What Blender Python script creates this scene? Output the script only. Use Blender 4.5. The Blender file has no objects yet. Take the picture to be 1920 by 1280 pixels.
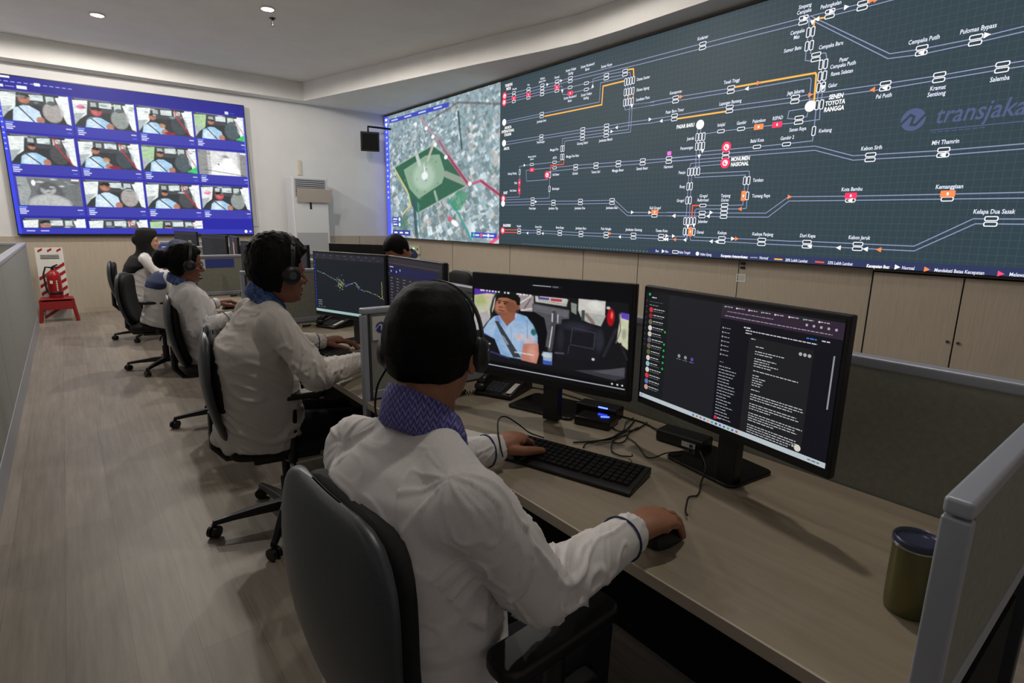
import bpy, bmesh, math, random
import numpy as np
from mathutils import Vector, Matrix
random.seed(7); rng = np.random.default_rng(11)
PI = math.pi
scn = bpy.context.scene
COL = scn.collection
# ---------------------------------------------------------------- camera
CAM_H = 1.42
R_ = Vector((0.78370544, -0.62092887, 0.01591007))
D_ = Vector((-0.11755997, -0.17343261, -0.97780406))
F_ = Vector((0.60990609, 0.76443997, -0.20891646))
cam_d = bpy.data.cameras.new('camera'); cam = bpy.data.objects.new('camera', cam_d); COL.objects.link(cam)
cam.matrix_world = Matrix(((R_.x, -D_.x, -F_.x, 0), (R_.y, -D_.y, -F_.y, 0), (R_.z, -D_.z, -F_.z, CAM_H), (0, 0, 0, 1)))
cam_d.sensor_width = 36; cam_d.lens = 1038.54 * 36 / 1920; cam_d.clip_start = 0.02
scn.camera = cam
# ---------------------------------------------------------------- world, exposure
w = bpy.data.worlds.new('world'); scn.world = w; w.use_nodes = True
w.node_tree.nodes['Background'].inputs[0].default_value = (0.5, 0.52, 0.56, 1)
w.node_tree.nodes['Background'].inputs[1].default_value = 0.02
scn.view_settings.view_transform = 'Standard'; scn.view_settings.look = 'None'
scn.view_settings.gamma = 1; scn.view_settings.use_curve_mapping = False
scn.view_settings.exposure = 0.0
LAMP_W = 110.0
# ---------------------------------------------------------------- helpers
def lin(c):
    if isinstance(c, str):
        c = tuple(int(c[i:i+2], 16) / 255 for i in (0, 2, 4))
    return tuple(x / 12.92 if x <= 0.04045 else ((x + 0.055) / 1.055) ** 2.4 for x in c)

class MB:
    """collects closed shapes; build() links them as one mesh object"""
    def __init__(s): s.v = []; s.f = []; s.m = []; s.n = 0; s.k = 0
    def add(s, V, Fs):
        V = np.asarray(V, float).reshape(-1, 3); s.v.append(V)
        for f in Fs: s.f.append(tuple(i + s.n for i in f)); s.m.append(s.k)
        s.n += len(V); return s
    def box(s, c, d, rz=0, ax=None):
        c = np.array(c, float); h = np.array(d, float) / 2
        P = np.array([[x, y, z] for x in (-1, 1) for y in (-1, 1) for z in (-1, 1)], float) * h
        if ax is not None: P = P @ np.array(ax, float)
        if rz: cs, sn = math.cos(rz), math.sin(rz); P = P @ np.array([[cs, sn, 0], [-sn, cs, 0], [0, 0, 1]])
        return s.add(P + c, [(0, 1, 3, 2), (4, 6, 7, 5), (0, 4, 5, 1), (2, 3, 7, 6), (0, 2, 6, 4), (1, 5, 7, 3)])
    def b2(s, x0, x1, y0, y1, z0, z1): return s.box(((x0+x1)/2, (y0+y1)/2, (z0+z1)/2), (abs(x1-x0), abs(y1-y0), abs(z1-z0)))
    def quad(s, a, b, c, d): return s.add([a, b, c, d], [(0, 1, 2, 3)])
    def loft(s, secs, closed=True):
        n = len(secs[0]); V = np.concatenate([np.asarray(q, float) for q in secs]); Fs = []
        for k in range(len(secs) - 1):
            for i in range(n):
                j = (i + 1) % n; Fs.append((k*n+i, k*n+j, (k+1)*n+j, (k+1)*n+i))
        if closed: Fs.append(tuple(range(n))[::-1]); Fs.append(tuple((len(secs)-1)*n + i for i in range(n)))
        return s.add(V, Fs)
    def tube(s, pts, r, n=12):
        P = [np.array(p, float) for p in pts]; rr = r if hasattr(r, '__len__') else [r] * len(P)
        secs = []; up = None
        for i, p in enumerate(P):
            t = (P[min(i+1, len(P)-1)] - P[max(i-1, 0)]); t = t / (np.linalg.norm(t) + 1e-12)
            if up is None:
                up = np.array([0, 0, 1.]) if abs(t[2]) < .9 else np.array([1., 0, 0])
            u = up - t * (up @ t); u = u / np.linalg.norm(u); up = u; v = np.cross(t, u)
            secs.append([p + rr[i] * (math.cos(a) * u + math.sin(a) * v) for a in np.linspace(0, 2*PI, n, endpoint=False)])
        return s.loft(secs)
    def ell(s, c, r, B=None, nu=18, nv=12):
        c = np.array(c, float); r = (r, r, r) if not hasattr(r, '__len__') else r
        th = np.linspace(0, PI, nv + 1)[1:-1]; ph = np.linspace(0, 2*PI, nu, endpoint=False)
        V = [[0, 0, 1]] + [[math.sin(t)*math.cos(p), math.sin(t)*math.sin(p), math.cos(t)] for t in th for p in ph] + [[0, 0, -1]]
        V = np.array(V) * np.array(r)
        if B is not None: V = V @ np.array(B, float)      # rows of B: the three axes
        Fs = []; m = len(th)
        for i in range(nu):
            j = (i+1) % nu; Fs.append((0, 1+i, 1+j)); Fs.append((1+(m-1)*nu+i, 1+m*nu, 1+(m-1)*nu+j))
            for k in range(m-1): Fs.append((1+k*nu+i, 1+(k+1)*nu+i, 1+(k+1)*nu+j, 1+k*nu+j))
        return s.add(V + c, Fs)
    def cap(s, a, b, ra, rb, n=16):
        s.tube([a, b], [ra, rb], n); s.ell(a, ra, nu=n, nv=8); return s.ell(b, rb, nu=n, nv=8)
    def lathe(s, prof, c=(0, 0, 0), n=32):
        secs = [[(c[0]+r*math.cos(a), c[1]+r*math.sin(a), c[2]+z) for a in np.linspace(0, 2*PI, n, endpoint=False)] for r, z in prof]
        return s.loft(secs)
    def prism(s, poly, z0, z1, M=None):
        n = len(poly); V = [(x, y, z0) for x, y in poly] + [(x, y, z1) for x, y in poly]; V = np.array(V, float)
        if M is not None: V = np.array([tuple(M @ Vector(p)) for p in V])
        return s.add(V, [tuple(range(n))[::-1], tuple(range(n, 2*n))] + [(i, (i+1) % n, n+(i+1) % n, n+i) for i in range(n)])
    def mesh(s, name='m', off=None):
        V = np.concatenate(s.v) if s.v else np.zeros((0, 3))
        if off is not None: V = V - np.array(off)
        me = bpy.data.meshes.new(name); me.from_pydata(V.tolist(), [], s.f); me.update(); return me
    def build(s, name, mt, parent=None, smooth=False, bevel=0, seg=2, mod=None, loc=None):
        me = s.mesh(name); return link(name, me, mt, parent, smooth, bevel, seg, s.m if s.k else None, loc)

def wloc(o):
    v = Vector((0, 0, 0))
    while o: v = v + o.location; o = o.parent
    return v
def link(name, me, mt, parent=None, smooth=False, bevel=0, seg=2, midx=None, loc=None):
    n = len(me.vertices); co = np.empty(n*3); me.vertices.foreach_get('co', co); co = co.reshape(-1, 3)
    o = bpy.data.objects.new(name, me); COL.objects.link(o)
    if parent is not None:
        off = wloc(parent); o.parent = parent
    else:
        off = Vector(loc) if loc is not None else Vector(((co[:, 0].min()+co[:, 0].max())/2, (co[:, 1].min()+co[:, 1].max())/2, co[:, 2].min()))
        o.location = off
    co = co - np.array(off); me.vertices.foreach_set('co', co.ravel())
    for m_ in (mt if isinstance(mt, (list, tuple)) else [mt]): me.materials.append(m_)
    if midx: me.polygons.foreach_set('material_index', midx)
    bm = bmesh.new(); bm.from_mesh(me); bmesh.ops.recalc_face_normals(bm, faces=bm.faces); bm.to_mesh(me); bm.free()
    if smooth:
        me.polygons.foreach_set('use_smooth', [True]*len(me.polygons))
        if smooth != 'all':
            try: me.set_sharp_from_angle(angle=math.radians(40))
            except Exception: pass
    if bevel:
        b = o.modifiers.new('bevel', 'BEVEL'); b.width = bevel; b.segments = seg; b.limit_method = 'ANGLE'; b.angle_limit = math.radians(40)
        me.polygons.foreach_set('use_smooth', [True]*len(me.polygons))
        b.harden_normals = False
        wn = o.modifiers.new('wn', 'WEIGHTED_NORMAL'); wn.keep_sharp = True
    me.update(); return o
def tag(o, label, cat, group=None):
    o['label'] = label; o['category'] = cat
    if group: o['group'] = group
    return o
def thing(name, label, cat, loc=(0, 0, 0), rz=0, group=None):
    o = bpy.data.objects.new(name, None); COL.objects.link(o); o.location = loc; o.rotation_euler = (0, 0, rz)
    o.empty_display_size = .1
    return tag(o, label, cat, group)
def structure(o): o['kind'] = 'structure'; return o
def dup(root, loc, rz=0, label=None, group=None):
    def cp(o, par):
        c = o.copy(); COL.objects.link(c); c.parent = par
        for ch in [q for q in bpy.data.objects if q.parent == o and q != c]: cp(ch, c)
        return c
    r = cp(root, None); r.location = loc; r.rotation_euler = (0, 0, rz)
    if label: r['label'] = label
    if group: r['group'] = group
    return r
def fuse(mb, voxel, it=6, fac=.5):
    me = mb.mesh('tmp'); o = bpy.data.objects.new('tmp', me); COL.objects.link(o)
    r = o.modifiers.new('r', 'REMESH'); r.mode = 'VOXEL'; r.voxel_size = voxel
    if it: q = o.modifiers.new('s', 'SMOOTH'); q.factor = fac; q.iterations = it
    dg = bpy.context.evaluated_depsgraph_get(); dg.update()
    out = bpy.data.meshes.new_from_object(o.evaluated_get(dg)); bpy.data.objects.remove(o); bpy.data.meshes.remove(me)
    return out
def co_get(me):
    co = np.empty(len(me.vertices)*3); me.vertices.foreach_get('co', co); return co.reshape(-1, 3)
def no_get(me):
    co = np.empty(len(me.vertices)*3); me.vertex_normals.foreach_get('vector', co); return co.reshape(-1, 3)
def nz(P, seed=0):
    """vectorised value noise, -1..1"""
    P = np.asarray(P, float); i = np.floor(P).astype(np.int64); f = P - i; f = f*f*(3-2*f); out = 0
    for dx in (0, 1):
        for dy in (0, 1):
            for dz in (0, 1):
                h = ((i[:, 0]+dx)*374761393 + (i[:, 1]+dy)*668265263 + (i[:, 2]+dz)*2147483647 + seed*974711) & 0xffffffff
                h = ((h ^ (h >> 13)) * 1274126177) & 0xffffffff; h = (h ^ (h >> 16)) / 4294967295.0
                out = out + h * (f[:, 0] if dx else 1-f[:, 0]) * (f[:, 1] if dy else 1-f[:, 1]) * (f[:, 2] if dz else 1-f[:, 2])
    return out*2-1
# ---------------------------------------------------------------- materials
def mat(name, col, rough=.5, metal=0, spec=.5, emit=None, estr=1, coat=0):
    m = bpy.data.materials.new(name); m.use_nodes = True; b = m.node_tree.nodes['Principled BSDF']
    b.inputs['Base Color'].default_value = (*lin(col), 1); b.inputs['Roughness'].default_value = rough
    b.inputs['Metallic'].default_value = metal; b.inputs['Specular IOR Level'].default_value = spec
    b.inputs['Coat Weight'].default_value = coat
    if emit: b.inputs['Emission Color'].default_value = (*lin(emit), 1); b.inputs['Emission Strength'].default_value = estr
    return m
def N(m, t, **kw):
    n = m.node_tree.nodes.new(t)
    for k, v in kw.items():
        if k in n.inputs.keys() if hasattr(n.inputs, 'keys') else False: n.inputs[k].default_value = v
        else: setattr(n, k, v)
    return n
def L(m, a, b): m.node_tree.links.new(a, b)
def grain(name, cols, scale=(1, 1, 1), nscale=3, rough=.5, bump=0, detail=8, contrast=(.35, .65), spec=.4, planks=None, coord='Object'):
    """stretched noise between two colours, used for laminate, vinyl, fabric"""
    m = mat(name, cols[0], rough, spec=spec); b = m.node_tree.nodes['Principled BSDF']
    tc = N(m, 'ShaderNodeTexCoord'); mp = N(m, 'ShaderNodeMapping'); mp.inputs['Scale'].default_value = scale
    L(m, tc.outputs[coord], mp.inputs[0])
    t = N(m, 'ShaderNodeTexNoise'); t.inputs['Scale'].default_value = nscale; t.inputs['Detail'].default_value = detail; t.inputs['Roughness'].default_value = .65
    L(m, mp.outputs[0], t.inputs['Vector'])
    r = N(m, 'ShaderNodeValToRGB'); r.color_ramp.elements[0].position, r.color_ramp.elements[1].position = contrast
    r.color_ramp.elements[0].color = (*lin(cols[0]), 1); r.color_ramp.elements[1].color = (*lin(cols[1]), 1)
    L(m, t.outputs[0], r.inputs[0]); out = r.outputs[0]
    if planks:
        br = N(m, 'ShaderNodeTexBrick'); br.offset = .37; br.inputs['Scale'].default_value = 1; br.inputs['Mortar Size'].default_value = .0012
        br.inputs['Brick Width'].default_value = planks[0]; br.inputs['Row Height'].default_value = planks[1]
        br.inputs['Color1'].default_value = (.82, .82, .82, 1); br.inputs['Color2'].default_value = (1, 1, 1, 1); br.inputs['Mortar'].default_value = (.6, .6, .6, 1)
        mp2 = N(m, 'ShaderNodeMapping'); mp2.inputs['Rotation'].default_value = (0, 0, PI/2); L(m, tc.outputs[coord], mp2.inputs[0]); L(m, mp2.outputs[0], br.inputs['Vector'])
        mx = N(m, 'ShaderNodeMix', data_type='RGBA', blend_type='MULTIPLY'); mx.inputs[0].default_value = 1
        L(m, out, mx.inputs[6]); L(m, br.outputs[0], mx.inputs[7]); out = mx.outputs[2]
    L(m, out, b.inputs['Base Color'])
    if bump:
        bp = N(m, 'ShaderNodeBump'); bp.inputs['Strength'].default_value = bump; bp.inputs['Distance'].default_value = .002
        L(m, t.outputs[0], bp.inputs['Height']); L(m, bp.outputs[0], b.inputs['Normal'])
    return m
def vcol(name, estr=1.0, rough=.55):
    """a lit display: colours come from the picture attribute"""
    m = mat(name, '050507', rough, spec=.3); b = m.node_tree.nodes['Principled BSDF']
    a = N(m, 'ShaderNodeAttribute'); a.attribute_name = 'picture'
    L(m, a.outputs['Color'], b.inputs['Emission Color']); b.inputs['Emission Strength'].default_value = estr
    return m
M = dict(
    white_paint=grain('white_paint', ('d8d8da', 'dededf'), nscale=2, rough=.75),
    ceiling_paint=grain('ceiling_paint', ('e2e1df', 'e8e7e5'), nscale=2, rough=.85),
    wall_laminate=grain('wall_laminate', ('b0a494', 'bfb3a2'), (14, 14, .6), 6, rough=.5, detail=6, contrast=(.3, .7)),
    floor_vinyl=grain('floor_vinyl', ('847b70', 'a0968a'), (9, .55, 1), 4, rough=.42, bump=.25, contrast=(.3, .72), planks=(1.2, .18)),
    desk_laminate=grain('desk_laminate', ('8a7f6e', '9b907f'), (9, .8, 9), 4, rough=.38, detail=7, contrast=(.28, .72)),
    desk_edge=mat('desk_edge', 'b5ab9a', .4),
    panel_fabric=grain('panel_fabric', ('878880', '939489'), nscale=60, rough=.9, bump=.2),
    panel_fabric_light=grain('panel_fabric_light', ('8c8e8b', '999b97'), nscale=60, rough=.9, bump=.2),
    alu=mat('aluminium_trim', 'a6aab6', .42, .25),
    alu_dark=mat('dark_groove', '3c3e44', .5, .2),
    black=mat('black_plastic', '0f0f11', .42), black_gloss=mat('black_gloss', '0b0b0d', .16), black_matte=mat('black_matte', '0b0b0c', .75, spec=.25),
    dark_steel=mat('dark_steel', '2a2b2d', .45, .3), grey_plastic=mat('grey_plastic', '3b3f45', .45),
    leather=grain('grey_leatherette', ('32363b', '3b4046'), nscale=180, rough=.38, bump=.12, spec=.6), seat_fabric=grain('black_seat_cloth', ('101113', '17181a'), nscale=120, rough=.8, bump=.2),
    shirt=grain('white_shirt_cloth', ('d3cfce', 'dad6d6'), nscale=260, rough=.8, bump=.06), shirt_grey=grain('ivory_shirt_cloth', ('c7c0ba', 'cfc9c3'), nscale=260, rough=.8, bump=.06),
    trousers=grain('navy_trouser_cloth', ('0d0f17', '141722'), nscale=200, rough=.85), navy=grain('navy_cloth', ('27304f', '33416b'), nscale=90, rough=.8),
    bluecollar=grain('blue_batik', ('2d3f6e', '5e78ab'), nscale=70, rough=.8, contrast=(.4, .62)), piping=mat('navy_piping', '1d2b55', .7), black_cloth=grain('black_veil_cloth', ('0c0c0e', '141416'), nscale=150, rough=.85),
    hair=grain('black_hair', ('050505', '0e0c0b'), (1, 1, 1), 160, rough=.6, bump=.6, contrast=(.4, .7), spec=.12),
    ac_white=mat('ac_white', 'd4d6da', .4), ac_grey=mat('ac_grille_grey', 'a8abb0', .5), beige_plastic=mat('beige_plastic', 'cfc8b4', .5),
    red=mat('red_enamel', '9c1a1e', .3), red_stand=mat('red_stand_paint', '8c1d1f', .45), white_sheet=mat('white_sheet', 'd8d6d0', .6), chrome=mat('chrome', 'b8b8b8', .2, 1),
    paper=mat('paper', 'd9d7cf', .7), rubber=mat('rubber', '0a0a0b', .8), lamp=mat('lamp_glass', 'ffffff', .5, emit='fff8ee', estr=14), blue_led=mat('blue_led', '2030ff', .4, emit='3a50ff', estr=8),
    green_led=mat('green_led', '30ff60', .4, emit='7dff9a', estr=5), ylw_led=mat('yellow_green_led', 'a0ff40', .4, emit='b8ff40', estr=3), signblue=mat('sign_blue', '3b4aa0', .5), logo_blue=mat('logo_blue', '34409a', .5),
    lips=mat('lips', '7a4238', .5), eye_white=mat('eye_white', '8f877f', .4), eye_dark=mat('eye_dark', '120c0a', .2), wall_screen=vcol('video_wall_picture', 1.15), tv_screen=vcol('monitor_picture', .8), note=mat('sticky_note', 'd7b98a', .7))
def skin(name, a, b):
    m = grain(name, (a, b), nscale=14, rough=.5, bump=.08, contrast=(.3, .7)); q = m.node_tree.nodes['Principled BSDF']
    q.inputs['Subsurface Weight'].default_value = .08; q.inputs['Subsurface Radius'].default_value = (.01, .004, .002); return m
M['skin'] = skin('brown_skin', '8a5c44', '9c6c52'); M['skin_dark'] = skin('dark_brown_skin', '74493a', '855645'); M['skin_light'] = skin('light_brown_skin', 'b98a70', 'c69a80')
def batik():
    m = mat('purple_batik', '5b568c', .8); b = m.node_tree.nodes['Principled BSDF']; tc = N(m, 'ShaderNodeTexCoord')
    wv = N(m, 'ShaderNodeTexWave', wave_type='BANDS', bands_direction='Z', wave_profile='TRI'); wv.inputs['Scale'].default_value = 26; wv.inputs['Distortion'].default_value = 0
    sp = N(m, 'ShaderNodeSeparateXYZ'); L(m, tc.outputs['Object'], sp.inputs[0])
    # zigzag: z + tri(y)
    ad = N(m, 'ShaderNodeMath', operation='SUBTRACT'); L(m, sp.outputs[1], ad.inputs[0]); L(m, sp.outputs[0], ad.inputs[1])
    pp = N(m, 'ShaderNodeMath', operation='PINGPONG'); L(m, ad.outputs[0], pp.inputs[0]); pp.inputs[1].default_value = .007
    sm = N(m, 'ShaderNodeMath', operation='MULTIPLY_ADD'); L(m, pp.outputs[0], sm.inputs[0]); sm.inputs[1].default_value = 1.6; L(m, sp.outputs[2], sm.inputs[2])
    cb = N(m, 'ShaderNodeCombineXYZ'); L(m, sm.outputs[0], cb.inputs[2]); L(m, cb.outputs[0], wv.inputs['Vector'])
    vo = N(m, 'ShaderNodeTexVoronoi'); vo.inputs['Scale'].default_value = 170; L(m, tc.outputs['Object'], vo.inputs['Vector'])
    r = N(m, 'ShaderNodeValToRGB'); e = r.color_ramp.elements; e[0].position = .25; e[0].color = (*lin('3c3a75'), 1); e[1].position = .9; e[1].color = (*lin('9a8cb4'), 1)
    e2 = r.color_ramp.elements.new(.6); e2.color = (*lin('5a5aa0'), 1)
    mx = N(m, 'ShaderNodeMix', data_type='FLOAT'); mx.inputs[0].default_value = .35; L(m, wv.outputs['Fac'], mx.inputs[2]); L(m, vo.outputs['Distance'], mx.inputs[3])
    L(m, mx.outputs[0], r.inputs[0]); L(m, r.outputs[0], b.inputs['Base Color']); return m
M['batik'] = batik()
# ---------------------------------------------------------------- display painting
_txt = {}
def text_geo(s, bold=0):
    k = (s, bold)
    if k in _txt: return _txt[k]
    cu = bpy.data.curves.new('t', 'FONT'); cu.body = s; cu.size = 1; cu.align_x = 'CENTER'; cu.align_y = 'CENTER'; cu.resolution_u = 2; cu.space_line = .95
    cu.offset = bold
    o = bpy.data.objects.new('t', cu); COL.objects.link(o); dg = bpy.context.evaluated_depsgraph_get(); dg.update()
    me = bpy.data.meshes.new_from_object(o.evaluated_get(dg)); V = co_get(me)[:, :2].copy() if len(me.vertices) else np.zeros((0, 2)); Fs = [tuple(p.vertices) for p in me.polygons]
    bpy.data.objects.remove(o); bpy.data.curves.remove(cu); bpy.data.meshes.remove(me); _txt[k] = (V, Fs); return _txt[k]
class Paint:
    """shapes drawn on a display surface; origin o, axes u (right) and v (up), n towards the viewer"""
    def __init__(s, o, u, v, n, eps=.0004): s.o, s.u, s.vv, s.n = [np.array(q, float) for q in (o, u, v, n)]; s.V = []; s.F = []; s.C = []; s.k = 0; s.eps = eps
    def raw(s, P, Fs, col, lay):
        P = np.asarray(P, float); W = s.o + P[:, :1]*s.u + P[:, 1:2]*s.vv + s.n*(lay*s.eps); b = s.k; s.V.append(W); s.k += len(W)
        for f in Fs: s.F.append(tuple(i+b for i in f)); s.C.append(col)
    def poly(s, P, col, lay=1): s.raw(P, [tuple(range(len(P)))], lin(col), lay)
    def rect(s, x0, y0, x1, y1, col, lay=1): s.poly([(x0, y0), (x1, y0), (x1, y1), (x0, y1)], col, lay)
    def disc(s, x, y, r, col, lay=1, ry=None, n=20): s.poly([(x+r*math.cos(a), y+(ry or r)*math.sin(a)) for a in np.linspace(0, 2*PI, n, endpoint=False)], col, lay)
    def line(s, pts, wd, col, lay=1):
        P = [np.array(p, float) for p in pts]
        Q = [P[0]]
        for p in P[1:]:
            if np.linalg.norm(p-Q[-1]) > 1e-6: Q.append(p)
        P = Q; n = len(P)
        if n < 2: return
        Lf, Rt = [], []
        for i in range(n):
            d0 = (P[i]-P[i-1]) if i else (P[1]-P[0]); d1 = (P[i+1]-P[i]) if i < n-1 else (P[i]-P[i-1])
            d0 = d0/np.linalg.norm(d0); d1 = d1/np.linalg.norm(d1); t = d0+d1; ln = np.linalg.norm(t)
            t = d1 if ln < .3 else t/ln; nn = np.array([-t[1], t[0]]); c = max(.5, nn @ np.array([-d1[1], d1[0]]))
            Lf.append(P[i]+nn*wd/2/c); Rt.append(P[i]-nn*wd/2/c)
        s.raw(np.array(Lf+Rt), [(i, i+1, n+i+1, n+i) for i in range(n-1)], lin(col), lay)
    def rrect(s, x, y, w, h, col, inner=None, lay=2, t=.006, r=.008):
        def pts(w, h, r): return [(x+sx*(w/2-r)+r*math.cos(a), y+sy*(h/2-r)+r*math.sin(a)) for sx, sy, a0 in ((1, 1, 0), (-1, 1, PI/2), (-1, -1, PI), (1, -1, 1.5*PI)) for a in (a0, a0+PI/4, a0+PI/2)]
        s.poly(pts(w, h, r), col, lay)
        if inner: s.poly(pts(w-2*t, h-2*t, max(.001, r-t*.7)), inner, lay+1)
    def text(s, x, y, body, size, col, lay=3, sx=.75, shear=0., bold=0.02, align=None):
        V, Fs = text_geo(body, bold)
        if not len(V): return
        P = np.stack([(V[:, 0] + shear*V[:, 1])*sx, V[:, 1]], 1)*size
        if align == 'L': P[:, 0] -= P[:, 0].min()
        s.raw(P+np.array([x, y]), Fs, lin(col), lay)
    def raster(s, img, x0, y0, x1, y1, lay=1):
        """img rows top to bottom, linear colours"""
        h, w_ = img.shape[:2]; xs = np.linspace(x0, x1, w_); ys = np.linspace(y1, y0, h); X, Y = np.meshgrid(xs, ys)
        P = np.stack([X.ravel(), Y.ravel()], 1); W = s.o + P[:, :1]*s.u + P[:, 1:2]*s.vv + s.n*(lay*s.eps); b = s.k; s.V.append(W); s.k += len(W)
        i = np.arange(h-1)[:, None]*w_ + np.arange(w_-1)[None]; i = i.ravel() + b
        s.F += [tuple(q) for q in np.stack([i, i+w_, i+w_+1, i+1], 1).tolist()]
        c = (img[:-1, :-1]+img[1:, :-1]+img[:-1, 1:]+img[1:, 1:])/4; s.C += [tuple(q) for q in c.reshape(-1, 3).tolist()]
    def build(s, name, mt, parent):
        me = bpy.data.meshes.new(name); off = np.array(wloc(parent)); V = np.concatenate(s.V)-off
        me.from_pydata(V.tolist(), [], s.F); me.update()
        # every face towards the viewer
        at = me.attributes.new('picture', 'FLOAT_COLOR', 'FACE') if False else me.attributes.new('picture', 'FLOAT_COLOR', 'CORNER')
        cnt = np.array([len(f) for f in s.F]); c = np.repeat(np.c_[np.array(s.C), np.ones(len(s.C))], cnt, axis=0); at.data.foreach_set('color', c.ravel())
        o = bpy.data.objects.new(name, me); COL.objects.link(o); o.parent = parent; me.materials.append(mt); return o
class Img:
    def __init__(s, w_, h, col='000000'):
        s.w, s.h = w_, h; s.a = np.ones((h, w_, 3))*np.array(lin(col)); yy, xx = np.mgrid[0:h, 0:w_]; s.x = (xx+.5)/w_; s.y = (yy+.5)/h
    def mix(s, m, col, al=1): m = np.clip(m, 0, 1)[..., None]*al; s.a = s.a*(1-m) + np.array(lin(col))*m
    def ell(s, cx, cy, rx, ry, col, soft=.12, al=1, rot=0):
        dx, dy = s.x-cx, s.y-cy; c, n_ = math.cos(rot), math.sin(rot); X = dx*c+dy*n_; Y = -dx*n_+dy*c
        d = np.sqrt((X/rx)**2+(Y/ry)**2); s.mix((1-d)/soft+.5, col, al)
    def poly(s, P, col, al=1, soft=1):
        m = np.zeros_like(s.x)
        for ox, oy in ((-.25, -.25), (.25, -.25), (-.25, .25), (.25, .25)):
            X = s.x+ox*soft/s.w; Y = s.y+oy*soft/s.h; ins = np.zeros(X.shape, bool); n = len(P)
            for i in range(n):
                x0, y0 = P[i]; x1, y1 = P[(i+1) % n]
                if y0 == y1: continue
                c = ((y0 > Y) != (y1 > Y)) & (X < (x1-x0)*(Y-y0)/(y1-y0)+x0); ins ^= c
            m += ins/4.
        s.mix(m, col, al)
    def rect(s, x0, y0, x1, y1, col, al=1): s.poly([(x0, y0), (x1, y0), (x1, y1), (x0, y1)], col, al)
    def line(s, P, wd, col, al=1):
        for (x0, y0), (x1, y1) in zip(P, P[1:]):
            asp = s.h/s.w; dx, dy = x1-x0, (y1-y0)*asp; L2 = dx*dx+dy*dy+1e-12; t = np.clip(((s.x-x0)*dx+(s.y-y0)*asp*dy)/L2, 0, 1)
            d = np.sqrt((s.x-x0-t*dx)**2+((s.y-y0)*asp-t*dy)**2); s.mix((wd/2-d)*s.w+.5, col, al)
    def noise(s, sc, amp, seed=1, asp=1):
        P = np.stack([s.x.ravel()*sc, s.y.ravel()*sc*asp, np.zeros(s.x.size)], 1); n = nz(P, seed).reshape(s.x.shape); s.a = np.clip(s.a*(1+amp*n)[..., None], 0, 4)
    def blur(s, k=1):
        for _ in range(k):
            p = np.pad(s.a, ((1, 1), (1, 1), (0, 0)), 'edge'); s.a = (p[:-2, 1:-1]+p[2:, 1:-1]+p[1:-1, :-2]+p[1:-1, 2:]+4*p[1:-1, 1:-1])/8
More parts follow.
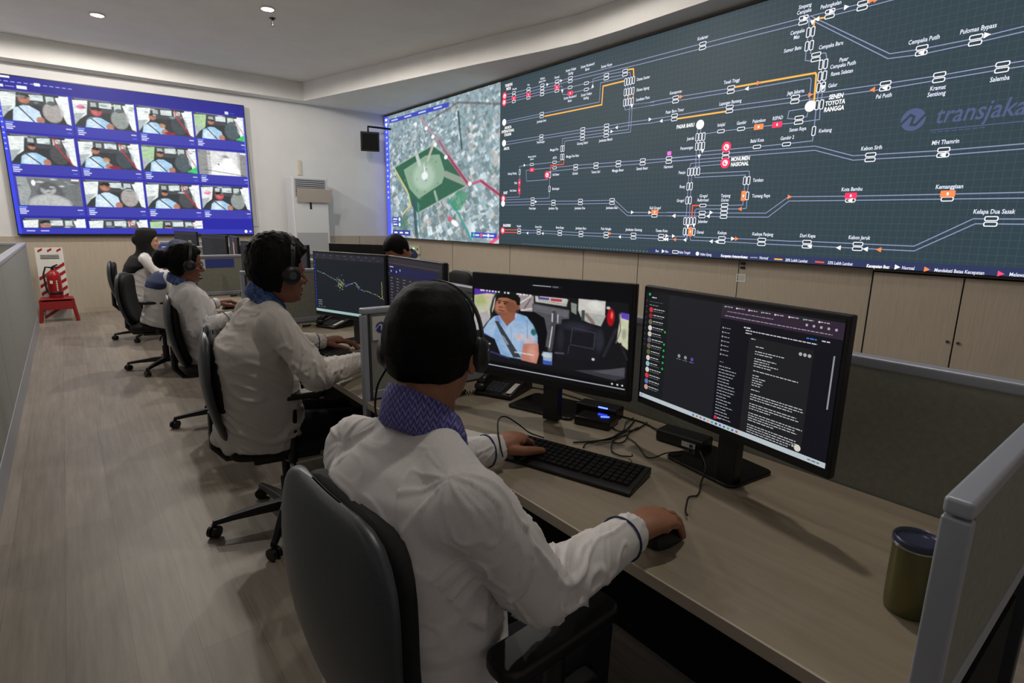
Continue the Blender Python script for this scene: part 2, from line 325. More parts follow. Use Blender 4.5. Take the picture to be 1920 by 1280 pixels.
DL="""l 6 6638,3187 6439,3183 6126,3180 5839,3179 5554,3170 5329,3179 4445,3169 3482,3163 2519,3152 2306,3150 2069,3142 1862,3138
l 6 6637,3154 6438,3139 6125,3143 5838,3143 5560,3137 5327,3146 4234,3124 3478,3119 2514,3110 2301,3112 2065,3109 1824,3111
l 6 6636,3109 6438,3112 6123,3107 5836,3108 5558,3102 5474,3108 5454,3007 5378,2995 5320,3001 5042,2999 4939,2996 4939,3097 4737,3106 4452,3093
l 6 6635,3076 6437,3074 6122,3075 5835,3072 5556,3068 5323,3068 5046,3069 4734,3070 4449,3058
l 6 4450,3071 4379,3067 4365,3013
o 13 4405,3101 4334,3094 4321,3005
l 6 6649,2833 5842,2832 4822,2826 4816,3034 4459,3030
l 6 6649,2805 5840,2801
o 13 5790,2792 4780,2790 4774,2991 4456,2992
l 6 6643,2553 5838,2552 5078,2550 4692,2543 4356,2544 4056,2537 3754,2536 3127,2539 2513,2525 2379,2529 1824,2518 1483,2514 1127,2521 1010,2522
l 6 6642,2516 5837,2520 5076,2516 4689,2506 4348,2512 4052,2500 3751,2504
l 6 3103,2498 2508,2486 2374,2489 1819,2479 1479,2484 1122,2489 1004,2488
o 13 3710,2501 3162,2498
l 6 5430,2373 5427,2479 5073,2475 4693,2474 4356,2469 4358,2719
l 6 5391,2370 5387,2445 5071,2443 4691,2442 4324,2438 4322,2714
l 6 4430,2729 4423,2684 4019,2679 4067,2677 3750,2678 3131,2666 2403,2661 2393,2645 2387,2472
l 6 4388,2732 4022,2709 4071,2716 3753,2715 3134,2699
o 13 3096,2703 2365,2693 2355,2675 2347,2459
l 6 4435,3025 4430,2729
l 6 4398,3019 4394,2724
l 6 4363,3013 4358,2719
o 9 4313,2825 4321,2774
o 9 4384,2836 4390,2784
l 6 2472,3148 2463,3030 2465,2921 2462,2809 2394,2789
o 11 2336,3110 2425,3118 2425,3048
l 6 2428,3096 2422,3014 2428,2913 2424,2857 2400,2838
l 6 2351,2842 2300,2834 2284,2781 2289,2741 2288,2659 2285,2569 2292,2431 2284,2315 2453,2313
l 6 2346,2807 2318,2753 2321,2665 2320,2575 2325,2436 2319,2222 2321,2148 2541,2145 2817,2145 3125,2147 3378,2150
l 6 2461,3152 1823,2730 1616,2720 1300,2721 1044,2738
l 6 2465,3128 1831,2697 1611,2683 1295,2692 1038,2705
l 6 3410,2314 3198,2322 2990,2320 2817,2318 2646,2317 2455,2313
l 6 2404,2420 2553,2419 2558,2357 2491,2345 2392,2352 2387,2404
l 6 3462,2409 3462,2293 3446,1963
l 6 3424,2405 3424,2289 3407,1961
l 6 6277,2013 6282,2198 6021,2205 5565,2203 5456,2202
l 6 6599,1783 6282,1783 6272,1869
l 6 5689,1991 6126,1991 6142,2133 6018,2139 5562,2137 5174,2138 4834,2133 4478,2127 4129,2122 3780,2114 3449,2115 3775,2121 3121,2111 2294,2103 1985,2000 1857,1997 1378,1989 930,1994
l 6 5694,2092 5172,2097 4832,2093 4476,2089 4126,2085 3778,2088 3446,2084 3772,2083 3117,2075 2290,2068 1980,1965 1852,1963 1373,1955 925,1961
r 10 5388,2217 5395,2166 5635,2166 5646,2083
l 6 5653,2010 5647,1753 6598,1749
l 6 6597,1713 5992,1712 5563,1711 5066,1704 4504,1702 4295,1562 3924,1558 3520,1557 3762,1559 3330,1555 3085,1550 2662,1547 2464,1693 2460,1689 1957,1681 1309,1678 881,1678
l 6 6597,1674 5990,1674 5561,1673 5064,1669 4518,1666 4300,1525 3921,1525 3517,1525 3758,1523 3327,1520 3081,1512 2638,1511 2460,1653 2455,1652 1953,1647 1304,1643 875,1640
r 9 6640,1322 6268,1326
r 9 6639,1284 6267,1288
l 6 6268,1326 5844,1326 5422,1321 5034,1316 4618,1317 4191,1311 3818,1310 3509,1310 3500,1349
l 6 6267,1288 5842,1294 5420,1284 5032,1281 4615,1279 4188,1279 3815,1276 3494,1278 3481,1349
l 6 3407,1327 3393,1310 3083,1308 2672,1306 2411,1300 2269,1305 1856,1299 1461,1296 1130,1503 1032,1502 853,1502
l 6 3449,1326 3440,1275 3079,1274 2668,1268 2407,1266 2264,1266 1851,1263 1456,1260 1114,1468 1027,1468 848,1468
l 6 3522,1925 3513,1506 3515,1390 3517,1313
l 6 3488,1924 3475,1506 3481,1390 3479,1278
l 6 3520,1986 3509,2046 3165,2048
l 6 3487,1984 3467,2011 3161,2013
l 6 3401,1940 2867,1932 2858,1884 2864,1742 2858,1593 2904,1587 3082,1588 3399,1591 3415,1577 3412,1506
l 6 3448,1921 3446,1904 2902,1899 2900,1879 2897,1750 2897,1623 3085,1622 3289,1626
r 11 3366,1626 3448,1626 3445,1506
l 6 3455,1520 3446,1384
l 6 3413,1520 3408,1385
l 9 2768,1136 2695,1138
o 11 2534,1135 2458,1134
r 11 2172,1133 2097,1131"""
DS="""h 4 6438 3126
h 4 6124 3125
h 4 5845 3124
h 4 5562 3123
h 2 5324 3157
h 2 4729 3085
h 2 4450 3077
h 2 5841 2814
h 2 5838 2536
h 1 5323 3068
h 1 5046 3069
h 1 5042 2999
r 1 5315 3000
r 1 5561 3106
r 1 6123 3109
r 1 6437 3110
c 1 6649 2822
c 1 6647 2540
d 1 6647 3172
d 1 6655 3090
h 4 5075 2498
h 4 4688 2494
v 4 4380 2977
v 4 4378 2869
v 4 4379 2761
v 2 5424 2358
v 2 5421 2256
h 1 6021 2205
h 1 5565 2203
h 1 5562 2132
r 1 6014 2135
v 1 6280 2120
v 1 5648 1871
v 1 5646 2047
q 1 6280 1977
q 1 6280 1872
d 1 5702 2050
d 1 6649 1769
d 1 6653 1310
h 2 5173 2113
h 2 4828 2111
h 2 4477 2108
h 2 4127 2104
h 2 3781 2099
h 2 5562 1690
h 2 5066 1692
h 2 4544 1688
h 2 3920 1542
h 2 6268 1307
h 2 5843 1309
h 2 5421 1304
h 2 5033 1300
h 2 4611 1298
h 2 4193 1297
h 2 3810 1293
h 3 5987 1712
c 1 6653 1699
o 1 3917 1563
v 2 3501 1819
v 2 3500 1679
v 2 2882 1846
v 1 2861 1707
p 1 2899 1708
p 1 3446 1362
v 4 3467 1469
v 4 3463 1362
h 1 3327 1625
h 2 3327 1536
h 2 3082 1289
h 2 2671 1285
h 4 3086 1570
v 4 3468 1962
v 3 3422 2293
v 3 3418 2205
h 2 3751 2693
h 2 3750 2519
h 2 3133 2687
h 2 3129 2514
h 2 2511 2508
h 2 2457 2332
h 2 3124 2095
h 1 3198 2322
h 1 2990 2320
h 1 2815 2144
h 1 2542 2141
o 1 2817 2318
r 1 2646 2317
v 1 2320 2227
v 2 2301 2433
c 1 2374 2433
c 1 3436 2411
d 1 3124 2169
d 1 3122 2023
m 1 3781 2160
h 2 3480 3142
h 2 2517 3134
h 2 2306 3129
h 2 2065 3128
h 2 2376 2819
h 2 1615 2710
h 2 1300 2710
h 2 1822 2501
h 2 1478 2502
h 2 1126 2504
v 2 2445 3026
v 2 2443 2919
v 2 2308 2749
v 2 2305 2658
v 2 2304 2572
h 2 1854 1978
h 2 1376 1975
h 2 1030 1485
h 2 1853 1278
h 2 2261 1280
h 2 2674 1286
h 1 1957 1647
h 1 1304 1643
r 1 1958 1684
o 1 1306 1680
h 1 3613 1146
c 1 3342 1143"""
DA="""w > 5742 3172
w > 5485 3173
w > 4062 2538
w > 4603 2474
w < 4530 2509
w ^ 4937 3018
w v 5459 3047
w v 4324 2710
w > 6174 2205
w > 5914 1711
w > 4230 1562
w > 3984 1559
w > 3735 1312
w > 3651 1312
w < 6079 1286
w < 5755 1289
w < 4393 1282
w < 3660 1523
w < 3759 1275
w < 3729 1276
o > 4546 1318
o < 3631 1277
o > 3684 2709
o > 2860 2700
o > 2384 2524
w < 3911 2503
w < 2968 2668
w v 3416 2108
w v 3383 2155
w < 3664 1522
w < 3254 1520
w < 3195 1272
w < 3134 1272
w < 3503 1277
w > 3226 1555
w > 2965 1306
o > 2924 1306
o < 2918 1587
w v 3482 1416
w v 3410 1428
w < 3665 1523
w < 1995 1261
w < 1790 1259
w < 2231 1264
w < 1956 1647
w < 1374 1957
o < 1694 1259
o > 2459 1687
w > 2183 3146
w > 1241 2728
w > 2503 3144
w > 2295 3143
w < 1612 2693
w < 1820 2486
w < 2402 3113
w v 2437 3098
w v 2287 2567
o < 1906 2487
o > 2007 3144
o > 1970 3143
w > 3769 1146
w > 1550 1130
o > 1355 1127
k > 922 1128"""
DT=[('TANJUNG\nPRIOK', 6554, 3277, 50, 'C', 'b'), ('Plumpang', 6422, 3230, 26, 'C', 't'), ('Koja', 6122, 3231, 30, 'C', 't'), ('Walikota\nJakarta Utara', 5842, 3245, 32, 'C', 't'), ('Permai', 5564, 3226, 34, 'C', 't'), ('Sunter Kelapa\nGading', 5318, 3248, 34, 'C', 't'), ('Sunter Boulevard\nBarat', 5036, 3242, 34, 'C', 't'), ('Sunter Karya', 4730, 3202, 34, 'C', 't'), ('Sunter Boulevard\nBarat', 5316, 2933, 34, 'C', 't'), ('Sunter Kelapa\nGading', 5037, 2923, 34, 'C', 't'), ('Danau Sunter', 4187, 2972, 36, 'C', 't'), ('Danau Agung', 4184, 2864, 36, 'C', 't'), ('Landasan Pacu', 4176, 2765, 36, 'C', 't'), ('Jembatan Item', 5838, 2739, 34, 'C', 't'), ('Pademangan', 5844, 2479, 34, 'C', 't'), ('JAKARTA\nINTERNATIONAL\nSTADIUM', 6559, 2694, 46, 'C', 'b'), ('ANCOL', 6583, 2460, 46, 'C', 'b'), ('Gunung Sahari', 5068, 2390, 36, 'C', 't'), ('Jembatan Merah', 4688, 2389, 36, 'C', 't'), ('Mangga Dua', 5577, 2359, 34, 'C', 't'), ('Mangga Dua Raya', 5234, 2252, 34, 'C', 't'), ('ASTA', 5560, 2256, 34, 'C', 't'), ('Museum Sejarah\nJakarta', 6016, 2291, 32, 'C', 't'), ('Gedung Panjang', 6446, 2110, 34, 'C', 't'), ('Pakin', 6359, 1976, 34, 'C', 't'), ('Pluit Selatan', 6416, 1874, 34, 'C', 't'), ('PLUIT', 6595, 1847, 40, 'C', 'b'), ('Kali Besar', 5528, 2046, 34, 'C', 't'), ('Bandengan', 5523, 1868, 34, 'C', 't'), ('Glodok', 5175, 2039, 36, 'C', 't'), ('Taman Sari', 4825, 2038, 36, 'C', 't'), ('Mangga Besar', 4477, 2035, 38, 'C', 't'), ('Sawah Besar', 4126, 2034, 38, 'C', 't'), ('Harmoni', 3779, 2029, 36, 'C', 't'), ('Penjaringan', 5984, 1623, 34, 'C', 't'), ('Jembatan Tiga', 5558, 1619, 34, 'C', 't'), ('Jembatan Dua', 5067, 1616, 36, 'C', 't'), ('Jembatan Besi', 4538, 1615, 36, 'C', 't'), ('Kali Grogol', 3914, 1606, 36, 'C', 't'), ('KALIDERES', 6552, 1384, 44, 'C', 'b'), ('Pesakih', 6270, 1378, 34, 'C', 't'), ('Sumur Bor', 5846, 1375, 34, 'C', 't'), ('Rawa Buaya', 5420, 1372, 34, 'C', 't'), ('Jembatan Baru', 5034, 1369, 34, 'C', 't'), ('Pulo Nangka', 4613, 1370, 36, 'C', 't'), ('Jembatan Gantung', 4192, 1368, 38, 'C', 't'), ('Taman Kota', 3809, 1364, 38, 'C', 't'), ('Petojo', 3603, 1960, 36, 'C', 't'), ('Roxy', 3586, 1818, 36, 'C', 't'), ('Grogol', 3596, 1678, 36, 'C', 't'), ('Kemayoran', 3754, 2762, 34, 'C', 't'), ('Pasar Baru Timur', 3749, 2580, 38, 'C', 't'), ('PASAR BARU', 3606, 2417, 50, 'C', 'b'), ('Tanah Tinggi', 3131, 2759, 38, 'C', 't'), ('Lapangan Banteng', 3126, 2573, 40, 'C', 't'), ('Jaga Jakarta', 2510, 2567, 40, 'C', 't'), ('Istiqlal', 3199, 2380, 36, 'C', 't'), ('Gambir', 2989, 2373, 38, 'C', 't'), ('Pejambon', 2818, 2370, 38, 'C', 't'), ('RSPAD', 2645, 2371, 40, 'C', 't'), ('Senen Raya', 2456, 2256, 40, 'C', 't'), ('Kwitang', 2225, 2220, 38, 'C', 't'), ('Balai Kota', 2817, 2198, 38, 'C', 't'), ('Gambir 2', 2540, 2193, 40, 'C', 't'), ('Juanda', 3532, 2288, 36, 'C', 't'), ('Pecenongan', 3569, 2200, 36, 'C', 't'), ('MONUMEN\nNASIONAL', 2967, 2025, 52, 'C', 'b'), ('Grogol\nReformasi', 3328, 1698, 36, 'C', 't'), ('Tanjung\nDuren', 3084, 1693, 38, 'C', 't'), ('Tarakan', 2768, 1845, 38, 'C', 't'), ('Tomang Raya', 2724, 1703, 38, 'C', 't'), ('Jelambar', 3309, 1466, 36, 'C', 't'), ('Damai', 3329, 1359, 36, 'C', 't'), ('Kedoya', 3083, 1358, 38, 'C', 't'), ('Kedoya Panjang', 2669, 1355, 40, 'C', 't'), ('Kodamar', 3483, 3214, 34, 'C', 't'), ('Simpang\nCempaka', 2516, 3220, 38, 'C', 't'), ('Pedongkelan', 2305, 3194, 42, 'C', 't'), ('Cempaka\nMas', 2556, 3031, 38, 'C', 't'), ('Sumur Batu', 2580, 2920, 40, 'C', 't'), ('Cempaka Baru', 2265, 2884, 42, 'C', 't'), ('Pasar\nCempaka Putih', 2151, 2734, 42, 'C', 't'), ('Rawa Selatan', 2152, 2657, 42, 'C', 't'), ('Galur', 2211, 2570, 42, 'C', 't'), ('SENEN\nTOYOTA\nRANGGA', 2175, 2431, 58, 'C', 'b'), ('Cempaka Putih', 1610, 2779, 46, 'C', 't'), ('Pulomas Bypass', 1296, 2779, 50, 'C', 't'), ('Pal Putih', 1820, 2428, 46, 'C', 't'), ('Kramat\nSentiong', 1476, 2409, 46, 'C', 't'), ('Salemba', 1127, 2430, 50, 'C', 't'), ('Kebon Sirih', 1854, 2047, 46, 'C', 't'), ('MH Thamrin', 1373, 2046, 48, 'C', 't'), ('Kota Bambu', 1956, 1735, 46, 'C', 't'), ('Kemanggisan', 1303, 1730, 48, 'C', 't'), ('Kelapa Dua Sasak', 1024, 1551, 50, 'C', 't'), ('Kebon Jeruk', 1850, 1348, 46, 'C', 't'), ('Duri Kepa', 2261, 1352, 46, 'C', 't'), ('Bus:', 3846, 1145, 30, 'C', 't'), ('Bus', 3720, 1145, 28, 'C', 't'), ('Halte Tengah', 3497, 1145, 28, 'C', 't'), ('Halte Ujung', 3243, 1138, 28, 'C', 't'), ('Kecepatan Antarangkutan:', 2932, 1136, 30, 'C', 'b'), ('Normal', 2633, 1138, 32, 'C', 't'), ('20% Lebih Lambat', 2332, 1132, 34, 'C', 't'), ('33% Lebih Lambat', 1968, 1131, 36, 'C', 't'), ('Kecepatan Bus:', 1683, 1125, 38, 'C', 'b'), ('Normal', 1475, 1127, 38, 'C', 't'), ('Mendekati Batas Kecepatan', 1158, 1125, 40, 'C', 't'), ('Melewati Batas', 794, 1127, 40, 'C', 't'), ('transjakarta', 1179, 2214, 190, 'C', 'g')]
# ================================================================ ROOM
XW, YB, ZC, ZS = 5.2, 10.5, 3.72, 3.42
mb = MB(); mb.b2(-3, 7, -3, YB+.2, -.1, 0); structure(mb.build('floor', M['floor_vinyl']))
mb = MB(); mb.b2(-3, 7, -3, YB+.2, ZC, ZC+.1); structure(mb.build('ceiling', M['ceiling_paint']))
# dropped soffit that runs round the ceiling and swings out towards the corner
cove = [(XW+.2, -3), (4.82, -3), (4.82, 3.6), (4.83, 4.3), (4.80, 4.9), (4.68, 5.45), (4.44, 6.35), (3.98, 8.3), (3.5, 10.24), (-3, 10.24), (-3, YB+.2), (XW+.2, YB+.2)]
mb = MB(); mb.prism(cove, ZS, ZC); structure(mb.build('trim_1', M['ceiling_paint'], bevel=.004))
mb = MB(); mb.b2(-3, XW, YB, YB+.12, 1.13, ZS); structure(mb.build('wall_back', M['white_paint']))
mb = MB(); mb.b2(-3, XW, YB-.03, YB+.12, 0, 1.13); structure(mb.build('trim_2', M['wall_laminate']))
mb = MB()
for x in (-1.2, 1.02, 2.2, 3.4, 4.5): mb.b2(x, x+.006, YB-.033, YB-.029, .09, 1.12)
structure(mb.build('trim_3', M['alu_dark']))
mb = MB(); mb.b2(XW, XW+.12, -3, YB+.12, 0, ZS); structure(mb.build('wall_right', M['wall_laminate']))
mb = MB()
for y in (8.2, 6.6, 5.07, 4.185, 2.93): mb.b2(XW-.003, XW+.001, y-.003, y+.003, .09, 1.12)
structure(mb.build('trim_4', M['alu_dark']))
mb = MB(); mb.b2(-3.12, -3, -3, YB+.12, 0, ZC); structure(mb.build('wall_left', M['white_paint']))
mb = MB(); mb.b2(-3, XW+.1, -3.12, -3, 0, ZC); structure(mb.build('wall_front', M['white_paint']))
mb = MB(); mb.b2(-3, XW, YB-.045, YB-.03, 0, .08); structure(mb.build('baseboard_back', M['wall_laminate']))
mb = MB(); mb.b2(XW-.015, XW, -3, YB-.045, 0, .08); structure(mb.build('baseboard_right', M['wall_laminate']))
# cable trunking beside the left display
mb = MB(); mb.tube([(2.5, YB-.012, 2.79), (2.60, YB-.012, 2.785), (2.66, YB-.012, 1.30), (2.45, YB-.012, 1.29)], .012, 8)
structure(mb.build('trim_5', M['white_paint'], smooth=True))

# ---------------------------------------------------------------- video wall
vw = thing('video_wall', 'huge wall-mounted screen showing a dark bus corridor diagram and a satellite map', 'video wall', (5.15, 5, 1.1))
Z0, Z1 = 1.112, 3.375
mb = MB(); mb.b2(5.102, XW, -.7, 10.47, Z0-.008, Z1+.008); mb.build('cabinet_frame', M['black_matte'], vw)
XS = 5.1
pt = Paint((XS, 0, 0), (0, -1, 0), (0, 0, 1), (-1, 0, 0), .0005)
BG = '2e3e46'; LC = '8a93b8'; OC = 'ffb44a'; RC = 'f0553a'; WC = 'f4f5ff'
pt.rect(-6.74, Z0, .7, Z1, BG, 0)
g = 0
for y in np.arange(-.65, 6.74, .052): pt.rect(-y-.0016, Z0+.06, -y+.0016, Z1, '3c4e55', .4)
for z in np.arange(Z0+.09, Z1, .052): pt.rect(-6.74, z-.0016, .7, z+.0016, '3c4e55', .4)
pt.rect(-3.98, Z0, .7, Z0+.062, '2b3558', .8)
for i in range(46): pt.rect(-6.2+i*.049, Z0+.018, -6.2+i*.049+.018, Z0+.028, '6a7a86', .8)
CM = dict(l=LC, o=OC, r=RC)
for row in DL.split('\n'):
    c, wd, *ps = row.split(); P = []
    for q in ps:
        y, z = map(int, q.split(',')); P.append((-y/1000, z/1000))
    P = [p for p in P if p[1] < Z1-.002] if any(p[1] >= Z1-.002 for p in P) and len([p for p in P if p[1] < Z1-.002]) > 1 else P
    if max(p[1] for p in P) >= Z1: continue
    pt.line(P, int(wd)/1000*1.15, CM[c], 1 if c == 'l' else 1.4)
def station(k, n, x, z):
    if k in 'hroqpv' and k != 'c':
        vert = k in 'vqp'; w_, h_ = (.034, .078) if vert else (.078, .034)
        col, inn = (WC, BG) if k in 'hv' else {'r': ('ff3560', 'ff3560'), 'q': ('ff3560', 'ff3560'), 'o': ('ff8a50', 'ff8a50'), 'p': ('ff8a50', 'ff8a50')}[k]
        for i in range(n):
            d = (i-(n-1)/2)*(.038)
            cx, cz = (x+d, z) if vert else (x, z-d)
            if k in 'hv': pt.rrect(cx, cz, w_, h_, col, inn, 3, .0065, .010)
            else:
                pt.rrect(cx, cz, w_+.012, h_+.014, col, None, 5, .0065, .006); pt.rect(cx-.006, cz-.010, cx+.006, cz+.010, 'ffffff', 6)
    elif k == 'c': pt.disc(x, z, .045, 'ffffff', 5); pt.disc(x, z, .031, 'dfe3f0', 6); pt.disc(x, z, .026, 'ffffff', 7)
    elif k == 'd': pt.disc(x, z, .05, 'ff3560', 5); pt.disc(x, z, .028, 'ffffff', 6); pt.disc(x, z, .017, 'ff3560', 7); pt.rect(x-.004, z-.004, x+.02, z+.012, 'ffffff', 8)
    elif k == 'm': pt.rect(x-.025, z-.015, x+.025, z+.025, 'ff6fe0', 5)
for row in DS.split('\n'):
    k, n, y, z = row.split(); station(k, int(n), -int(y)/1000, int(z)/1000) if not (k == 'c' and int(z) < 1300 and int(y) < 4000) else pt.disc(-int(y)/1000, 1.142, .02, 'ffffff', 5)
for row in DA.split('\n'):
    c, d, y, z = row.split(); x, z = -int(y)/1000, int(z)/1000; a = {'>': 0, '^': PI/2, '<': PI, 'v': -PI/2}[d]
    if z > Z1-.03: continue
    T3 = [(.022, 0), (-.016, .02), (-.016, -.02)]; P = [(x+p*math.cos(a)-q*math.sin(a), z+p*math.sin(a)+q*math.cos(a)) for p, q in T3]
    pt.poly(P, {'w': 'ffffff', 'o': 'ff8a50', 'k': 'ff4f78'}[c], 9)
for s, y, z, h, al, k in DT:
    x, z = -y/1000, z/1000
    if z+.03 > Z1: continue
    if k == 'g': continue
    size = .050 if k == 'b' and h > 38 else (.043 if h >= 34 else .034)
    if z < 1.21: size = .036
    pt.text(x, z, s, size, 'ffffff' if k == 'b' else 'dfe3f4', 9, sx=.74, shear=.08, bold=.03 if k == 'b' else .018)
# operator's mark on the diagram
cx, cz = -1.60, 2.228
pt.disc(cx, cz, .080, '4d587c', 2, n=40)
pt.line([(cx-.085, cz-.035), (cx-.02, cz+.035), (cx+.005, cz+.02), (cx-.01, cz-.035), (cx+.02, cz-.04), (cx+.085, cz+.038)], .017, BG, 3)
pt.text(-1.12, 2.235, 'transjakarta', .175, '4d587c', 3, sx=.80, shear=.25, bold=.008)
pt.rect(-1.48, 2.135, -.66, 2.142, '4d587c', 3)
for i in range(8): pt.rect(-1.47+i*.04, 2.12, -1.44+i*.04, 2.126, '4a5578', 3)
pt.build('diagram_picture', M['wall_screen'], vw)
# satellite map part
im = Img(420, 320, '7d929b')
rr = np.random.default_rng(5)
for i in range(2600):
    x, y = rr.random(), rr.random()
    near = .5+.9*y; a, b = (.006+.016*rr.random())*near, (.006+.012*rr.random())*near; th = -.5+.15*rr.standard_normal() if x+y < 1.15 else 1.05+.12*rr.standard_normal()
    c, s_ = math.cos(th), math.sin(th); P = [(x+p*a*c-q*b*s_, y+(p*a*s_+q*b*c)*1.2) for p, q in ((-1, -1), (1, -1), (1, 1), (-1, 1))]
    x0, x1 = max(0, int((x-.05)*im.w)), min(im.w, int((x+.05)*im.w)); y0, y1 = max(0, int((y-.06)*im.h)), min(im.h, int((y+.06)*im.h))
    sub = Img.__new__(Img); sub.w, sub.h = im.w, im.h; sub.x = im.x[y0:y1, x0:x1]; sub.y = im.y[y0:y1, x0:x1]; sub.a = im.a[y0:y1, x0:x1]
    col = ['a9bac2', '6f858d', 'c9d6dc', '54676c', '8fa5ad', '3d5a50', 'b7a79a', 'dfe8ec', '62787f', '455c5c'][rr.integers(10)]
    sub.poly(P, col, .8); im.a[y0:y1, x0:x1] = sub.a
im.a = im.a*.72+np.array(lin('9fb3ba'))*.28; im.noise(26, .18, 3, .8); im.noise(90, .15, 4, .8)
park = [(.106, .415), (.486, .298), (.575, .362), (.794, .602), (.333, .799), (.273, .743), (.248, .645), (.123, .495)]
im.poly(park, '2f5f4a'); im.poly([(.20, .45), (.422, .365), (.545, .373), (.594, .511), (.564, .581), (.345, .686), (.256, .601)], '8aa78f', .9)
im.ell(.40, .52, .10, .10, 'a9bfae', .4, .8); im.ell(.41, .515, .03, .03, 'dfe6e8', .4); im.line([(.412, .49), (.405, .43)], .006, 'f4f6f8')
for i in range(240):
    x, y = .1+.7*rr.random(), .3+.5*rr.random()
    im.ell(x, y, .008, .008, ['1f4a38', '3f7456', '6f9a7c'][rr.integers(3)], .8, .35) if i % 3 == 0 else None
im.line([(.49, .30), (.44, .40)], .02, 'b9b6a8', .8); im.line([(.33, .33), (.36, .42)], .03, 'c2c9c4', .8); im.line([(.6, .52), (.78, .6)], .035, '8f9a8e', .9); im.line([(.22, .62), (.12, .46)], .02, '7f8f88', .8)
im.line([(.5, .64), (.52, .70)], .02, 'a0ae9f', .8); im.line(park+park[:1], .008, '9fb3a5', .8)
im.line([(.30, .70), (.321, .979)], .03, '36505a', .9); im.line([(.34, .72), (.36, .979)], .014, '4f8a86', .8); im.line([(.617, .70), (.70, .80), (.80, .98)], .016, '3f9490', .9); im.line([(.702, .11), (.729, .36)], .014, '2d4a4a', .9)
im.poly([(.63, .70), (.70, .64), (.78, .66), (.72, .78), (.66, .78)], '2f8a60', .7); im.ell(.18, .88, .07, .06, '3f6f52', .6, .8)
rd = [(.37, .06), (.487, .223), (.539, .27), (.618, .392), (.781, .607), (.869, .585), (.918, .623), (1.0, .684)]
im.line(rd, .014, '6a7078'); im.line(rd[3:], .013, '7d3f56'); im.line([(x+.008, y-.006) for x, y in rd[2:]], .004, 'd8708c'); im.line([(x-.008, y+.004) for x, y in rd[2:]], .004, 'c8587a'); im.line(rd[:3], .006, 'e9a0b4', .8)
im.line([(.105, .437), (.231, .616), (.265, .729), (.172, .812)], .010, 'c9c07a'); im.line([(.47, .12), (.7, .05), (1, .13)], .012, '5a4f55', .7); im.line([(1, .95), (.94, 1)], .02, 'e0567a')
for (x, y) in ((.43, .17), (.49, .24), (.51, .30), (.60, .40), (.79, .6), (.33, .12)): im.ell(x, y, .014, .014, 'eef2f6', .4)
im.ell(.67, .87, .035, .018, 'eef2f2', .4, 1, .6); im.ell(.63, .84, .02, .02, 'c04a5a', .5, .8); im.blur(1)
BL_ = '3c48b0'
im.rect(0, 0, .045, 1, '4c5cf0'); im.rect(.058, .03, .63, .062, BL_); im.rect(.062, .828, .16, .862, BL_); im.rect(.062, .872, .16, .906, BL_); im.rect(.062, .935, .255, .98, '3a3f96'); im.rect(.80, .93, .985, .966, BL_)
for q in range(4): im.rect(.08+q*.14, .041, .15+q*.14, .05, 'c9d0ff')
for x0, y0 in ((.072, .841), (.072, .885)): im.rect(x0, y0, x0+.045, y0+.009, 'ffffff'); im.ell(x0+.07, y0+.005, .01, .014, 'ffffff', .3)
for x0 in (.08, .14, .2): im.rect(x0, .952, x0+.035, .962, 'ffffff')
im.ell(.82, .948, .008, .011, '40e0a0', .3); im.ell(.875, .948, .008, .011, 'ff5a5a', .3); im.ell(.925, .948, .008, .011, 'ffffff', .3)
for x0 in (.832, .886, .936): im.rect(x0, .943, x0+.028, .953, 'e8ebff')
for q in range(14): im.rect(.015, .07+q*.045, .03, .085+q*.045, 'c9d2ff')
for q in (.03, .065): im.rect(.01, q-.012, .034, q+.006, 'ffffff')
pt = Paint((XS, 0, 0), (0, -1, 0), (0, 0, 1), (-1, 0, 0), .0005); pt.rect(-10.46, Z0, -6.742, Z1, '20242a', 0); pt.raster(im.a, -10.46, Z0, -6.745, Z1, 1); pt.build('map_picture', M['wall_screen'], vw)

